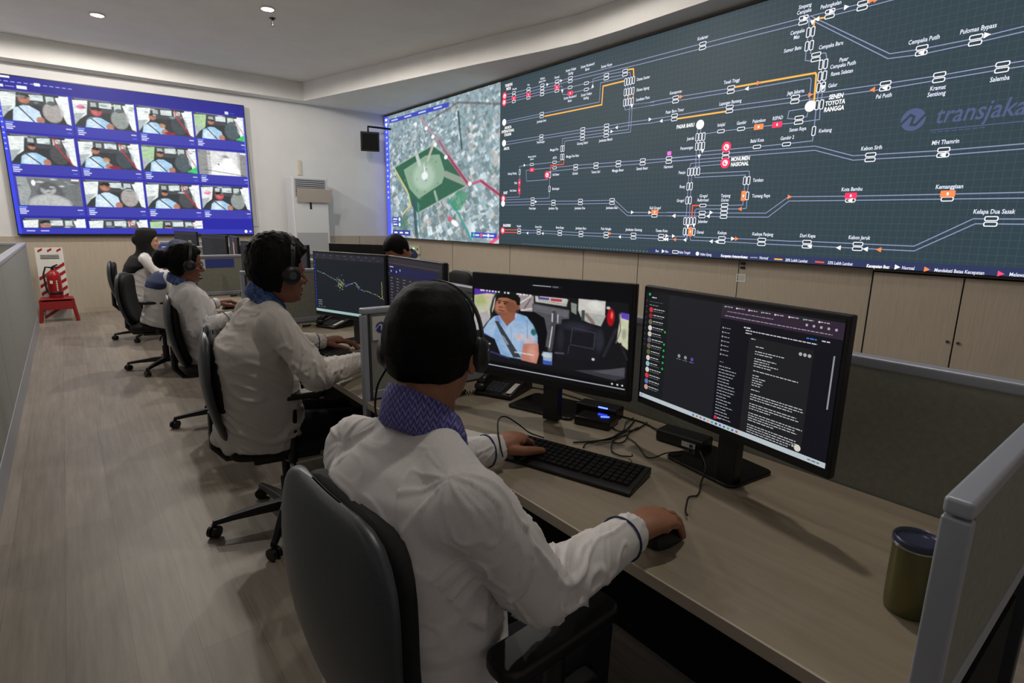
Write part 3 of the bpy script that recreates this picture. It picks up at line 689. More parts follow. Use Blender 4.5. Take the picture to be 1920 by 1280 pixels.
# ---------------------------------------------------------------- left display with driver camera tiles
tv = thing('wall_display', 'wall display with a blue page of driver camera pictures', 'display', (1.05, 10.42, 1.16))
TX0, TX1, TZ0, TZ1, TY = -.50, 2.55, 1.165, 3.235, 10.40
mb = MB(); mb.b2(TX0-.012, TX1+.012, TY+.002, YB, TZ0-.022, TZ1+.012); mb.build('housing', M['black'], tv)
im = Img(620, 420, '26259a'); im.rect(0, 0, 1, 1, '25249a'); im.rect(0, 0, .012, 1, '3b46e0')
im.rect(0, .0, 1, .085, '1f1f86')
def tile(im, x0, y0, W, Hh, kind, seed, cut=1.0):
    q = Img(max(8, int(W*im.w)), max(8, int(Hh*im.h)), '33363a'); r = np.random.default_rng(seed)
    if kind == 'ir':
        q.rect(0, 0, 1, 1, '6f7374'); q.poly([(0, 0), (.15, 0), (.2, .5), (.1, 1), (0, 1)], '9aa0a0'); q.ell(.5, .65, .22, .5, '5a5d60', .2); q.ell(.47, .42, .12, .2, 'a6a8a8', .25); q.ell(.47, .95, .34, .35, 'b2b4b4', .2)
        q.ell(.47, .3, .13, .12, '5a5c5e', .3); q.ell(.43, .42, .015, .02, '505254', .5); q.ell(.51, .42, .015, .02, '505254', .5); q.ell(.47, .53, .03, .02, '606264', .5); q.ell(.25, .2, .03, .1, 'ffffff', .4)
    elif kind == 'ir2':
        q.rect(0, 0, 1, 1, 'b9b9b9'); q.rect(.25, 0, .8, 1, 'd8d8d8'); q.ell(.55, .3, .09, .18, 'c2c2c2', .3); q.ell(.55, .9, .3, .45, 'eeeeee', .2); q.ell(.6, .55, .13, .3, 'f6f6f6', .4); q.rect(0, 0, .18, 1, '8e8e8e'); q.rect(.85, 0, 1, 1, '8a8a8a'); q.line([(.1, .8), (.5, .88), (.95, .98)], .012, '3a3a3a'); q.ell(.4, .55, .02, .03, '444444', .5); q.ell(.55, .22, .05, .06, '8c8c8c', .5)
    else:
        warm = kind in 'cg'
        q.poly([(0, .08), (.24, .05), (.2, .55), (0, .85)], 'dfe6e4' if kind != 'g' else 'a8c79a'); q.poly([(.8, .1), (1, 0), (1, 1), (.93, .95)], 'e4e9ea'); q.poly([(0, .55), (.17, .5), (0, .95)], 'a9b2b4')
        q.rect(.25, .04, .8, .42, '44484c'); q.poly([(.42, .08), (.62, .06), (.62, .26), (.42, .26)], 'cfdada'); q.rect(.66, .08, .78, .3, 'bfd0cc'); q.rect(.28, .1, .37, .24, 'aab4b4')
        q.ell(.74, .62, .15, .34, {'a': 'a59f9c', 'b': '8d9491', 'c': '3f4a50', 'g': '4f5c62', 'd': '4a4d50'}[kind], .15); q.ell(.74, .3, .07, .08, '5a5f62', .2)
        if kind in 'cd': q.line([(.68, .05), (.7, .3), (.93, .95)], .02, 'c02a35'); q.line([(.68, .05), (.80, .25)], .015, 'b02a35')
        if kind == 'g': q.poly([(.8, .95), (1, .7), (1, 1)], '3fbf6a'); q.line([(.8, .1), (.98, .7)], .015, 'b03040')
        if kind == 'b': q.ell(.12, .3, .07, .08, 'e07aa0', .4)
        cx = {'a': .34, 'b': .36, 'c': .26, 'g': .32, 'd': .33}[kind]; cy = {'a': .25, 'b': .42, 'c': .38, 'g': .32, 'd': .4}[kind]; hr = {'a': .085, 'b': .085, 'c': .065, 'g': .06, 'd': .055}[kind]
        q.poly([(cx-.2, 1), (cx-.17, cy+.33), (cx-.03, cy+.2), (cx+.06, cy+.2), (cx+.2, cy+.36), (cx+.24, 1)], '9fc6e2' if kind != 'a' else 'c3d9ec'); q.ell(cx-.06, .85, .1, .2, 'dbe9f4', .6, .7)
        q.line([(cx-.1, cy+.25), (cx+.1, .98)], .022, '2a2d33'); q.ell(cx+.2, .92, .06, .12, 'b07a68', .3)
        q.ell(cx, cy, hr, hr*1.75, 'a8705a' if kind != 'b' else 'c8485e', .2); q.ell(cx+.005, cy-hr*1.15, hr*1.0, hr*.85, '241d1c', .25); q.ell(cx-.012, cy+hr*.1, hr*.5, hr*.9, 'c08a72', .8, .6); q.line([(cx-hr*.5, cy-hr*.1), (cx+hr*.4, cy-hr*.1)], .008, '4a2c24', .7)
        q.ell(.88, .5, .03, .2, 'c9ced0', .4, .5)
        if kind == 'c': q.ell(.42, .68, .06, .08, 'b58a66', .4); q.ell(.55, .95, .1, .06, '8a2530', .4)
    for _ in range(8): q.ell(r.random(), r.random()*.35, .03+.04*r.random(), .03, ['e8ecec', '2a2d30', '98a3a4'][r.integers(3)], .6, .5)
    q.noise(30, .18, seed); q.rect(.03, 0, .6, .035, '8f9496', .6)
    q.rect(.86, .02, .985, .075, ['eef0f0', 'ffe2e2', 'e8f8e8'][r.integers(3)]); q.blur(1)
    a0, b0 = int(x0*im.w), int(y0*im.h); h = int(q.h*cut); h = min(h, im.h-b0); im.a[b0:b0+h, a0:a0+q.w] = q.a[:h, :im.w-a0]
xs = [.012, .263, .512, .759]; W_ = .238; Hh = .185
kinds = [['a', 'b', 'c', 'g'], ['d', 'c', 'g', 'ir2'], ['ir', 'a', 'd', 'b']]
for r in range(3):
    for c in range(4):
        y0 = .092+r*.268; im.rect(xs[c]-.003, y0-.006, xs[c]+W_+.004, y0+.25, '3a3ba2'); tile(im, xs[c]+.006*r*(c == 0), y0, W_-.006*r*(c == 0), Hh, kinds[r][c], r*7+c*3+1)
        for k, wd in enumerate((.026, .022, .03, .022)): im.rect(xs[c]+.006, y0+Hh+.006+k*.013, xs[c]+.006+wd, y0+Hh+.013+k*.013, '6f9cff' if k == 0 else 'd5d8ff')
        im.rect(xs[c]+W_-.024, y0+Hh+.02, xs[c]+W_-.004, y0+Hh+.026, 'c5c8f0'); im.rect(xs[c]+W_-.02, y0+Hh+.046, xs[c]+W_-.004, y0+Hh+.05, '5f74f0')
for c in range(3): tile(im, xs[c]+(.012 if c == 0 else 0), .896, W_-(.012 if c == 0 else 0), Hh, ['a', 'd', 'g'][c], 40+c, .34)
im.rect(0, .962, 1, 1, '3438ac'); im.rect(0, 0, .013, 1, '3b46e0')
im.rect(.016, .006, .055, .017, 'ffffff'); im.ell(.01, .01, .005, .008, 'ffffff')
for q in range(12): im.rect(.012+q*.022, .036, .026+q*.022, .041, '9aa2ff')
im.rect(.135, .028, .155, .046, 'e8ecff'); im.rect(.01, .058, .03, .074, 'dfe6ff'); im.rect(.036, .064, .066, .068, 'a0a8ff'); im.rect(.074, .056, .108, .075, 'e8ecff'); im.rect(.905, .06, .922, .08, 'cfd8ff'); im.rect(.93, .068, .95, .072, '5060e0')
for q in range(11): im.rect(.003, .12+q*.033, .010, .128+q*.033, 'b5bcff')
im.rect(.03, .975, .06, .981, 'c8ccff'); im.rect(.08, .975, .11, .981, 'c8ccff'); im.ell(.962, .978, .007, .012, 'ffffff', .3); im.ell(.985, .978, .005, .006, 'e0e4ff', .3); im.rect(.992, .09, .996, .82, '6a70e8')
pt = Paint((TX0, TY, TZ0), (1, 0, 0), (0, 0, 1), (0, -1, 0)); pt.raster(im.a, 0, 0, TX1-TX0, TZ1-TZ0, 0); pt.build('picture', M['wall_screen'], tv)

M['deflector'] = mat('deflector_plastic', 'b8b0aa', .5)
# ---------------------------------------------------------------- things on the walls
ac = thing('floor_standing_air_conditioner', 'tall white air conditioner standing at the back wall beside the display', 'air conditioner', (3.43, 10.15, 0))
ax0, ax1, ay0, ay1 = 3.12, 3.74, 9.98, 10.36
mb = MB(); mb.b2(ax0, ax1, ay0, ay1, 0, 2.15); mb.build('body', M['ac_white'], ac, bevel=.02, seg=3)
mb = MB(); mb.b2(ax0+.04, ax1-.04, ay0-.006, ay0+.002, 1.80, 2.11); f = mb.build('outlet_grille', M['ac_grey'], ac, bevel=.004)
mb = MB()
for i in range(9): mb.b2(ax0+.06, ax1-.06, ay0-.012, ay0-.004, 1.82+i*.032, 1.832+i*.032)
mb.build('louvre', M['grey_plastic'], f)
mb = MB(); mb.box((0, 0, 0), (.60, .012, .24), ax=[(1, 0, 0), (0, .94, .34), (0, -.34, .94)]); mb.v[-1] = mb.v[-1]+np.array([3.47, ay0-.09, 1.83]); mb.build('air_deflector', M['deflector'], ac, bevel=.004)
mb = MB(); mb.b2(3.405, 3.44, ay0-.006, ay0+.002, 1.60, 1.74); mb.build('display_slot', M['black'], ac, bevel=.003)
mb = MB(); mb.b2(ax0+.04, ax1-.04, ay0-.004, ay0+.002, .25, 1.2); f = mb.build('intake_panel', M['ac_grey'], ac, bevel=.003)
mb = MB(); mb.b2(3.40, 3.46, 10.47, 10.5, 2.20, 2.46); tag(mb.build('wall_sensor', M['beige_plastic'], bevel=.006), 'small cream box on the back wall just above the air conditioner', 'sensor')
sp = thing('wall_speaker', 'black loudspeaker hanging on a bracket in the back right corner', 'speaker', (4.62, 10.15, 2.68))
mb = MB(); mb.prism([(-.17, -.13), (.17, -.13), (.12, .12), (-.12, .12)], 0, .34, Matrix.Translation((4.62, 10.12, 2.68)) @ Matrix.Rotation(-.35, 4, 'Z') @ Matrix.Rotation(.12, 4, 'X')); mb.build('enclosure', M['black'], sp, bevel=.012)
mb = MB(); mb.b2(-.14, .14, -.145, -.132, .03, .31); mb.v[-1] = np.array([tuple(Matrix.Translation((4.62, 10.12, 2.68)) @ Matrix.Rotation(-.35, 4, 'Z') @ Matrix.Rotation(.12, 4, 'X') @ Vector(p)) for p in mb.v[-1]]); mb.build('front_grille', M['black_matte'], sp, bevel=.004)
mb = MB(); mb.tube([(4.62, 10.16, 3.0), (4.62, 10.16, 3.12), (4.85, 10.2, 3.13), (XW, 10.2, 3.13)], .018, 8); mb.b2(XW-.02, XW, 10.12, 10.28, 3.03, 3.22); mb.build('bracket', M['black_matte'], sp)

# lights in the ceiling
def downlight(x, y, label, pw=1.0):
    t = thing('ceiling_downlight', label, 'downlight', (x, y, ZC), group='recessed ceiling downlights')
    mb = MB(); mb.lathe([(.066, -.001), (.082, -.001), (.085, -.010), (.066, -.012), (.066, -.001)], (x, y, ZC), 40); mb.f = [f for f in mb.f if len(f) < 10]; mb.build('trim_ring', M['white_sheet'], t, smooth=True)
    mb = MB(); mb.lathe([(.0, -.010), (.064, -.010), (.064, -.004), (.0, -.004)], (x, y, ZC), 40); mb.build('diffuser', M['lamp'], t)
    ld = bpy.data.lights.new('downlight_lamp', 'SPOT'); ld.energy = LAMP_W*pw; ld.spot_size = math.radians(179); ld.spot_blend = .12; ld.shadow_soft_size = .055; ld.color = (1, .93, .84)
    lo = bpy.data.objects.new('downlight_lamp', ld); COL.objects.link(lo); lo.parent = t; lo.location = (0, 0, -.03)
for x, y, l, p in ((.595, 8.60, 'round ceiling light above the aisle, the left one in view', 1.35), (2.07, 7.07, 'round ceiling light beside the sprinkler head', 1.35), (.6, 6.2, 'round ceiling light above the aisle, just above the picture edge', 1.05), (3.5, 4.1, 'round ceiling light added near the video wall, out of view', .55),  # the light near the video wall is added to brighten the laminate
                   (2.07, 4.35, 'round ceiling light above the centre panel, out of view', .45), (1.55, 1.0, 'round ceiling light above the near monitors, out of view', .60), (.3, -1.2, 'round ceiling light behind the camera, out of view', .05), (-1.8, 8.6, 'round ceiling light left of the partition, out of view', .9), (-1.8, 4.5, 'round ceiling light left of the partition, nearer the camera', .15)):
    downlight(x, y, l, p)
spk = thing('fire_sprinkler', 'small sprinkler head under the ceiling beside the round light', 'sprinkler', (2.20, 7.35, ZC-.08))
mb = MB(); mb.lathe([(.0, 0), (.035, -.002), (.035, -.008), (.0, -.008)], (2.20, 7.35, ZC), 20); mb.build('escutcheon', M['dark_steel'], spk)
mb = MB(); mb.lathe([(.0, -.008), (.012, -.008), (.012, -.05), (.006, -.055), (.006, -.075), (.02, -.078), (.02, -.082), (.0, -.082)], (2.20, 7.35, ZC), 16); mb.build('nozzle', M['dark_steel'], spk, smooth=True)

# wall cabinets below the video wall
cab = thing('wall_cabinet', 'pair of flush laminate cabinet doors below the right end of the video wall', 'cabinet', (5.19, 1.1, .1))
mb = MB(); mb.b2(5.188, 5.2, .5, 1.745, .095, 1.085); mb.build('shadow_gap', M['black_matte'], cab)
for y0, y1 in ((1.137, 1.73), (.515, 1.128)):
    mb = MB(); mb.b2(5.176, 5.188, y0, y1, .1, 1.075); d = mb.build('door', M['wall_laminate'], cab, bevel=.002)
    yk = 1.165 if y0 > 1 else 1.10
    mb = MB(); mb.tube([(5.176, yk, .59), (5.164, yk, .59)], .011, 14); mb.build('lock', M['chrome'], d, smooth=True)
wl = thing('wall_label', 'small white printed label stuck on the laminate wall under the video wall', 'label', (5.196, 2.89, .89))
mb = MB(); mb.b2(5.1965, 5.2, 2.845, 2.945, .885, .965); mb.build('sheet', M['paper'], wl)
mb = MB(); mb.b2(5.1955, 5.1965, 2.925, 2.932, .905, .955); mb.tube([(5.1960, 2.9285, .905), (5.1955, 2.9285, .905)], .007, 10)
for i in range(4): mb.b2(5.1958, 5.1965, 2.855, 2.912, .905+i*.013, .908+i*.013)
mb.build('print', M['grey_plastic'], wl)
so = thing('wall_socket', 'two small dark cable outlets on the laminate wall above the white label', 'socket', (5.19, 2.89, 1.01))
mb = MB()
for z in (1.015, 1.055): mb.b2(5.186, 5.2, 2.865, 2.91, z, z+.025)
mb.build('outlet', M['black'], so, bevel=.004)
acx = thing('access_panel', 'cream control box with a green lamp on the laminate wall at the far corner', 'control box', (5.17, 9.5, .82))
mb = MB(); mb.b2(5.16, 5.2, 9.30, 9.78, .82, .98); mb.build('box', M['beige_plastic'], acx, bevel=.006)
mb = MB(); mb.ell((5.158, 9.52, .91), .022); mb.build('lamp', M['green_led'], acx)
mb = MB(); mb.ell((5.158, 9.36, .91), (.012, .016, .024)); mb.build('knob', M['black'], acx)

# ---------------------------------------------------------------- aisle partition on the left
PX = -.40
pa = thing('aisle_partition', 'long low grey partition with pale panels along the left of the aisle', 'partition', (PX-.03, 3.5, 0))
ys = [9.25, 8.65, 7.33, 5.57, 4.72, 3.76, 2.7, 1.65, .6, -.5]
for a, b in zip(ys, ys[1:]):
    mb = MB(); mb.b2(PX-.06, PX, b+.006, a-.006, .16, 1.05); mb.build('panel', M['panel_fabric_light'], pa, bevel=.004)
mb = MB(); mb.b2(PX-.052, PX-.008, -.5, 9.25, .02, 1.06); mb.build('core', M['alu_dark'], pa)
mb = MB(); mb.b2(PX-.065, PX+.005, -.5, 9.27, 1.05, 1.085); mb.build('top_rail', M['alu'], pa, bevel=.006)
mb = MB(); mb.b2(PX-.062, PX+.002, -.5, 9.27, .0, .155); mb.build('base_rail', M['alu'], pa, bevel=.004)
mb = MB(); mb.b2(PX-.065, PX+.005, 9.25, 9.31, 0, 1.085); mb.build('end_post', M['alu'], pa, bevel=.005)
pb = thing('cross_partition', 'low grey partition behind the aisle partition at the far left', 'partition', (-1.7, 9.0, 0))
mb = MB(); mb.b2(-2.95, PX-.07, 8.93, 8.98, .02, 1.07); mb.build('panel', M['panel_fabric'], pb)
mb = MB(); mb.b2(-2.95, PX-.07, 8.925, 8.985, 1.07, 1.10); mb.build('top_rail', M['alu'], pb, bevel=.004)

# ---------------------------------------------------------------- fire point
fs = thing('extinguisher_stand', 'red stand with a white and red striped back board by the back wall', 'stand', (-.2, 9.85, 0))
mb = MB(); mb.box((0, 0, 0), (.30, .02, .98), ax=[(1, 0, 0), (0, 1, .0), (0, .10, 1)]); mb.v[-1] = mb.v[-1]+np.array([-.20, 9.95, .50]); bd = mb.build('back_board', M['white_sheet'], fs, bevel=.004)
mb = MB(); pz = lambda x, z: (x-.20, 9.939+.10*(z-.50), z)
def strp(x0, z0, x1, z1, wv):  # one slanted stripe on the board
    mb.add([pz(x0, z0), pz(x1, z1), pz(x1, z1+wv), pz(x0, z0+wv)] + [tuple(np.array(pz(*q))+np.array([0, .003, 0])) for q in ((x0, z0), (x1, z1), (x1, z1+wv), (x0, z0+wv))], [(0, 1, 2, 3), (7, 6, 5, 4), (0, 1, 5, 4), (1, 2, 6, 5), (2, 3, 7, 6), (3, 0, 4, 7)])
for k in range(7):
    z = .02+k*.105
    if z+.245 < .80: mb = MB(); strp(-.145, z, .145, z+.20, .045); mb.build('red_stripe', M['red'], bd)
for x in (-.12, -.02, .08): mb = MB(); strp(x, .925, x+.05, .955, .03); mb.build('red_stripe', M['red'], bd)
mb = MB()
for i in range(3): mb.b2(-.30, -.10, 9.969, 9.971, .84+i*.022, .848+i*.022)
mb.v = [v+np.array([0, 0, 0]) for v in mb.v]; mb.build('small_print', M['grey_plastic'], bd)
mb = MB(); mb.box((-.19, 9.80, .30), (.36, .26, .04)); mb.box((-.19, 9.685, .24), (.38, .03, .14)); mb.build('shelf', M['red_stand'], fs, bevel=.006)
for sx in (-1, 1):
    for yy in (9.69, 9.90):
        mb = MB(); mb.tube([(-.19+sx*.16, yy, .3), (-.19+sx*.20, yy-.01, 0)], .022, 8); mb.build('leg', M['red_stand'], fs)
ex = thing('fire_extinguisher', 'red fire extinguisher on the striped stand', 'fire extinguisher', (-.19, 9.80, .32))
mb = MB(); mb.lathe([(.0, 0), (.07, 0), (.078, .012), (.078, .30), (.068, .34), (.035, .37), (.022, .38), (.0, .38)], (-.19, 9.80, .32), 32); cy = mb.build('cylinder', M['red'], ex, smooth=True)
mb = MB()
for i in range(5): mb.b2(-.17, -.155, 9.716, 9.724, .42+i*.03, .44+i*.03)
mb.b2(-.171, -.169, 9.718, 9.724, .42, .55); mb.build('printed_label', M['white_sheet'], cy)
mb = MB(); mb.b2(-.235, -.205, 9.718, 9.724, .52, .56); mb.build('small_label', M['white_sheet'], cy)
mb = MB(); mb.tube([(-.19, 9.80, .70), (-.19, 9.80, .74)], .02, 12); mb.tube([(-.19, 9.80, .74), (-.13, 9.78, .77)], .01, 8); mb.tube([(-.19, 9.80, .735), (-.12, 9.78, .735)], .009, 8); mb.build('valve_handle', M['black'], ex)
mb = MB(); mb.tube([(-.20, 9.80, .73), (-.26, 9.78, .74), (-.29, 9.75, .65), (-.285, 9.74, .5), (-.27, 9.735, .40)], .011, 8); mb.build('hose', M['rubber'], ex, smooth=True)
mb = MB(); mb.lathe([(.079, .05), (.082, .055), (.082, .08), (.079, .085)], (-.19, 9.80, .32), 32); mb.build('band', M['black'], ex)
# ================================================================ WORKSTATIONS
DY = [.145, 1.955, 3.785, 5.56, 7.36, 9.1]; DX0, DX1 = .835, 1.575; HD = .74; HP = 1.10
nth = ['nearest the camera', 'second from the camera', 'third from the camera', 'fourth from the camera', 'fifth from the camera']
def desk(y0, y1, x0, x1, label, group, front_low=True):
    t = thing('desk', label, 'desk', ((x0+x1)/2, (y0+y1)/2, 0), group=group)
    mb = MB(); mb.b2(x0+.004, x1, y0+.001, y1-.001, HD-.026, HD); mb.build('desktop', M['desk_laminate'], t, bevel=.0015)
    xe = x0 if front_low else x1
    mb = MB(); mb.b2(xe-.001, xe+.005, y0+.001, y1-.001, HD-.027, HD-.0005) if front_low else mb.b2(xe-.005, xe+.001, y0+.001, y1-.001, HD-.027, HD-.0005); mb.build('edge_band', M['desk_edge'], t, bevel=.001)
    xm = x0+.46 if front_low else x0+.03
    mb = MB(); mb.b2(xm-.009, xm+.009, y0+.05, y1-.05, .12, HD-.03); mb.build('underdesk_dark_panel', M['black_matte'], t)  # added black panel, set forward on aisle desks to darken the space beneath
    for y in (y0+.045, y1-.045):
        mb = MB(); mb.b2(x0+.20, x1-.06, y-.02, y+.02, 0, .03); mb.b2(x1-.10, x1-.06, y-.02, y+.02, .0, HD-.027); mb.b2(x0+.1, x1-.05, y-.015, y+.015, HD-.06, HD-.027); mb.build('leg', M['dark_steel'], t, bevel=.003)
    return t
for i in range(5):
    desk(DY[i]+.022, DY[i+1]-.022, DX0, DX1-.002, 'beige laminate desk of the aisle row, '+nth[i], 'desks along the aisle')
for i in (1, 2, 3):
    desk(DY[i]+.022, DY[i+1]-.022, 1.62, 2.36, 'beige desk beyond the centre panel, behind the '+['', 'second', 'third', 'fourth'][i]+' aisle desk', 'desks facing the aisle desks', False)
def divider(y, x0, x1, label, grp, sign=0, zlo=HD, legs=False, dirx=1):
    t = thing('desk_divider', label, 'divider', ((x0+x1)/2, y, 0), group=grp); xf = x0 if dirx > 0 else x1
    mb = MB(); mb.b2(x0+.03, x1-.001, y-.011, y+.011, zlo+.03, HP-.025); pn = mb.build('panel', M['panel_fabric'], t)
    mb = MB(); mb.b2(x0-.004, x1, y-.016, y+.016, HP-.024, HP); mb.build('top_rail', M['alu'], t, bevel=.006, seg=3)
    mb = MB(); mb.b2(x0-.004, x0+.018, y-.016, y+.016, .0 if legs else zlo-.12, HP-.026); mb.build('end_post', M['alu'], t, bevel=.004)
    mb = MB(); mb.b2(x0+.017, x0+.030, y-.0125, y+.0125, zlo+.002, HP-.028); mb.build('joint_strip', M['alu_dark'], t)
    mb = MB(); mb.b2(x0+.03, x1, y-.014, y+.014, zlo+.002, zlo+.035); mb.build('bottom_rail', M['alu'], t, bevel=.003)
    if sign:
        mb = MB(); mb.b2(x0+.036, x0+.106, y-.0145, y-.012, HP-.125, HP-.035); mb.build('logo_sticker', M['white_sheet'], pn)
        mb = MB(); mb.lathe([(.0, 0), (.022, 0), (.022, .001), (.0, .001)], (0, 0, 0), 28); mb.v = [np.array([(x0+.071+a, y-.0145-c, HP-.078+b) for a, b, c in mb.v[0]])]; lg = mb.build('logo', M['logo_blue'], pn)
        mb = MB(); zz = [(-.024, -.010), (-.006, .010), (.0, .005), (-.003, -.009), (.006, -.012), (.024, .012), (.021, .014), (.008, -.002), (.004, -.003), (.005, .010), (-.004, .016), (-.027, -.006)]
        mb.prism(zz, 0, .0006, Matrix.Translation((x0+.071, y-.0156, HP-.078)) @ Matrix.Rotation(PI/2, 4, 'X')); mb.build('logo_wave', M['white_sheet'], lg)
        mb = MB(); mb.b2(x0+.108, x0+.34, y-.0145, y-.012, HP-.11, HP-.035); nm = mb.build('blue_name_strip', M['signblue'], pn)
    return t
divider(DY[0]-.002, .818, DX1, 'grey desk divider with aluminium frame in the near right corner, beside the tumbler', 'desk dividers', zlo=HD+.01)
divider(DY[1], .835, DX1, 'grey desk divider with logo sticker right behind the near man\'s head', 'desk dividers', 1)
divider(DY[2], .835, DX1, 'grey desk divider between the second and third aisle desks', 'desk dividers', 0)
divider(DY[3], .835, DX1, 'grey desk divider with blue name strip in front of the woman with short black hair', 'desk dividers', 1)
divider(DY[4], .835, DX1, 'grey desk divider with blue strip between the fourth and fifth aisle desks', 'desk dividers', 1)
divider(DY[5], .835, DX1, 'grey desk divider at the far end of the desk row', 'desk dividers', 1)
divider(DY[2], 1.615, 2.36, 'grey desk divider on the video wall side behind the second aisle desk', 'desk dividers', 0)
divider(DY[3], 1.615, 2.36, 'grey desk divider on the video wall side behind the third aisle desk', 'desk dividers', 0)
sp_ = thing('centre_panel', 'long grey fabric panel that runs behind the monitors between the two desk rows', 'panel', (1.595, 4.6, 0))
for i in range(5):
    mb = MB(); mb.b2(1.578, 1.612, DY[i]+.02, DY[i+1]-.02, .12, HP-.025); mb.build('panel', M['panel_fabric'], sp_)
mb = MB(); mb.b2(1.573, 1.617, DY[0]-.02, DY[5]+.02, HP-.028, HP); mb.build('top_rail', M['alu'], sp_, bevel=.006, seg=3)
for y in DY:
    mb = MB(); mb.b2(1.575, 1.615, y-.02, y+.02, 0, HP-.026); mb.build('post', M['alu'] if y > 1 else M['grey_plastic'], sp_, bevel=.003)
mb = MB(); mb.b2(.95, 1.40, DY[0]-.014, DY[0]+.014, .02, HD-.03); tag(mb.build('desk_end_panel', M['black_matte']), 'black side panel under the near right divider', 'panel')

# ---------------------------------------------------------------- monitors
def monitor(A, B, zb, zt, label, group, paint, base=None, bz=.011, stand=True, bw=.25, bd=.19, off=.14):
    A = np.array([*A, 0.]); B = np.array([*B, 0.]); W = np.linalg.norm(B-A); u = (B-A)/W; n = np.array([u[1], -u[0], 0]); mid = (A+B)/2
    t = thing('monitor', label, 'monitor', (mid[0], mid[1], HD), group=group); up = np.array([0, 0, 1.])
    ax = [u, n, up]
    mb = MB(); mb.box(mid - n*.012 + up*(zb+zt)/2, (W, .022, zt-zb), ax=ax); mb.build('housing', M['black'], t, bevel=.004)
    mb = MB(); mb.box(mid - n*.032 + up*((zb+zt)/2-.01), (W*.62, .03, (zt-zb)*.6), ax=ax); mb.build('rear_cover', M['black'], t, bevel=.012, seg=3)
    if stand:
        cb = mid - n*off
        mb = MB(); mb.box(mid - n*.065 + up*(HD+.012+(zb-HD+.08)/2), (.062, .03, zb-HD+.09), ax=ax); mb.box(mid - n*.055 + up*(zb+.09), (.10, .025, .10), ax=ax); mb.build('neck', M['black'], t, bevel=.004)
        c = np.array(base if base is not None else cb[:2]); bu = u[:2]; bn = n[:2]
        pts = []
        for sx, sy in ((-1, 1), (1, 1), (1, -1), (-1, -1)):
            for a0 in (0, 1, 2, 3):
                pass
        r = .02; poly = []
        for (sx, sy, a0) in ((1, 1, 0), (-1, 1, PI/2), (-1, -1, PI), (1, -1, 1.5*PI)):
            for a in (a0, a0+PI/6, a0+PI/3, a0+PI/2):
                p = c + bu*(sx*(bw/2*(1 if sy > 0 else .94)-r)+r*math.cos(a)) + bn*(sy*(bd/2-r)+r*math.sin(a)); poly.append((p[0], p[1]))
        mb = MB(); mb.prism(poly, HD+.0005, HD+.010); mb.build('base', M['black_gloss'], t, bevel=.003)
    x0, x1, y0, y1 = bz, W-bz, bz+.012, (zt-zb)-bz
    p = Paint(A + up*zb + n*.0003, u, up, n, .00025); paint(p, x0, y0, x1, y1); p.build('screen', M['tv_screen'], t)
    return t
def U(p, x0, y0, x1, y1): return lambda a, b: (x0+(x1-x0)*a, y1-(y1-y0)*b)
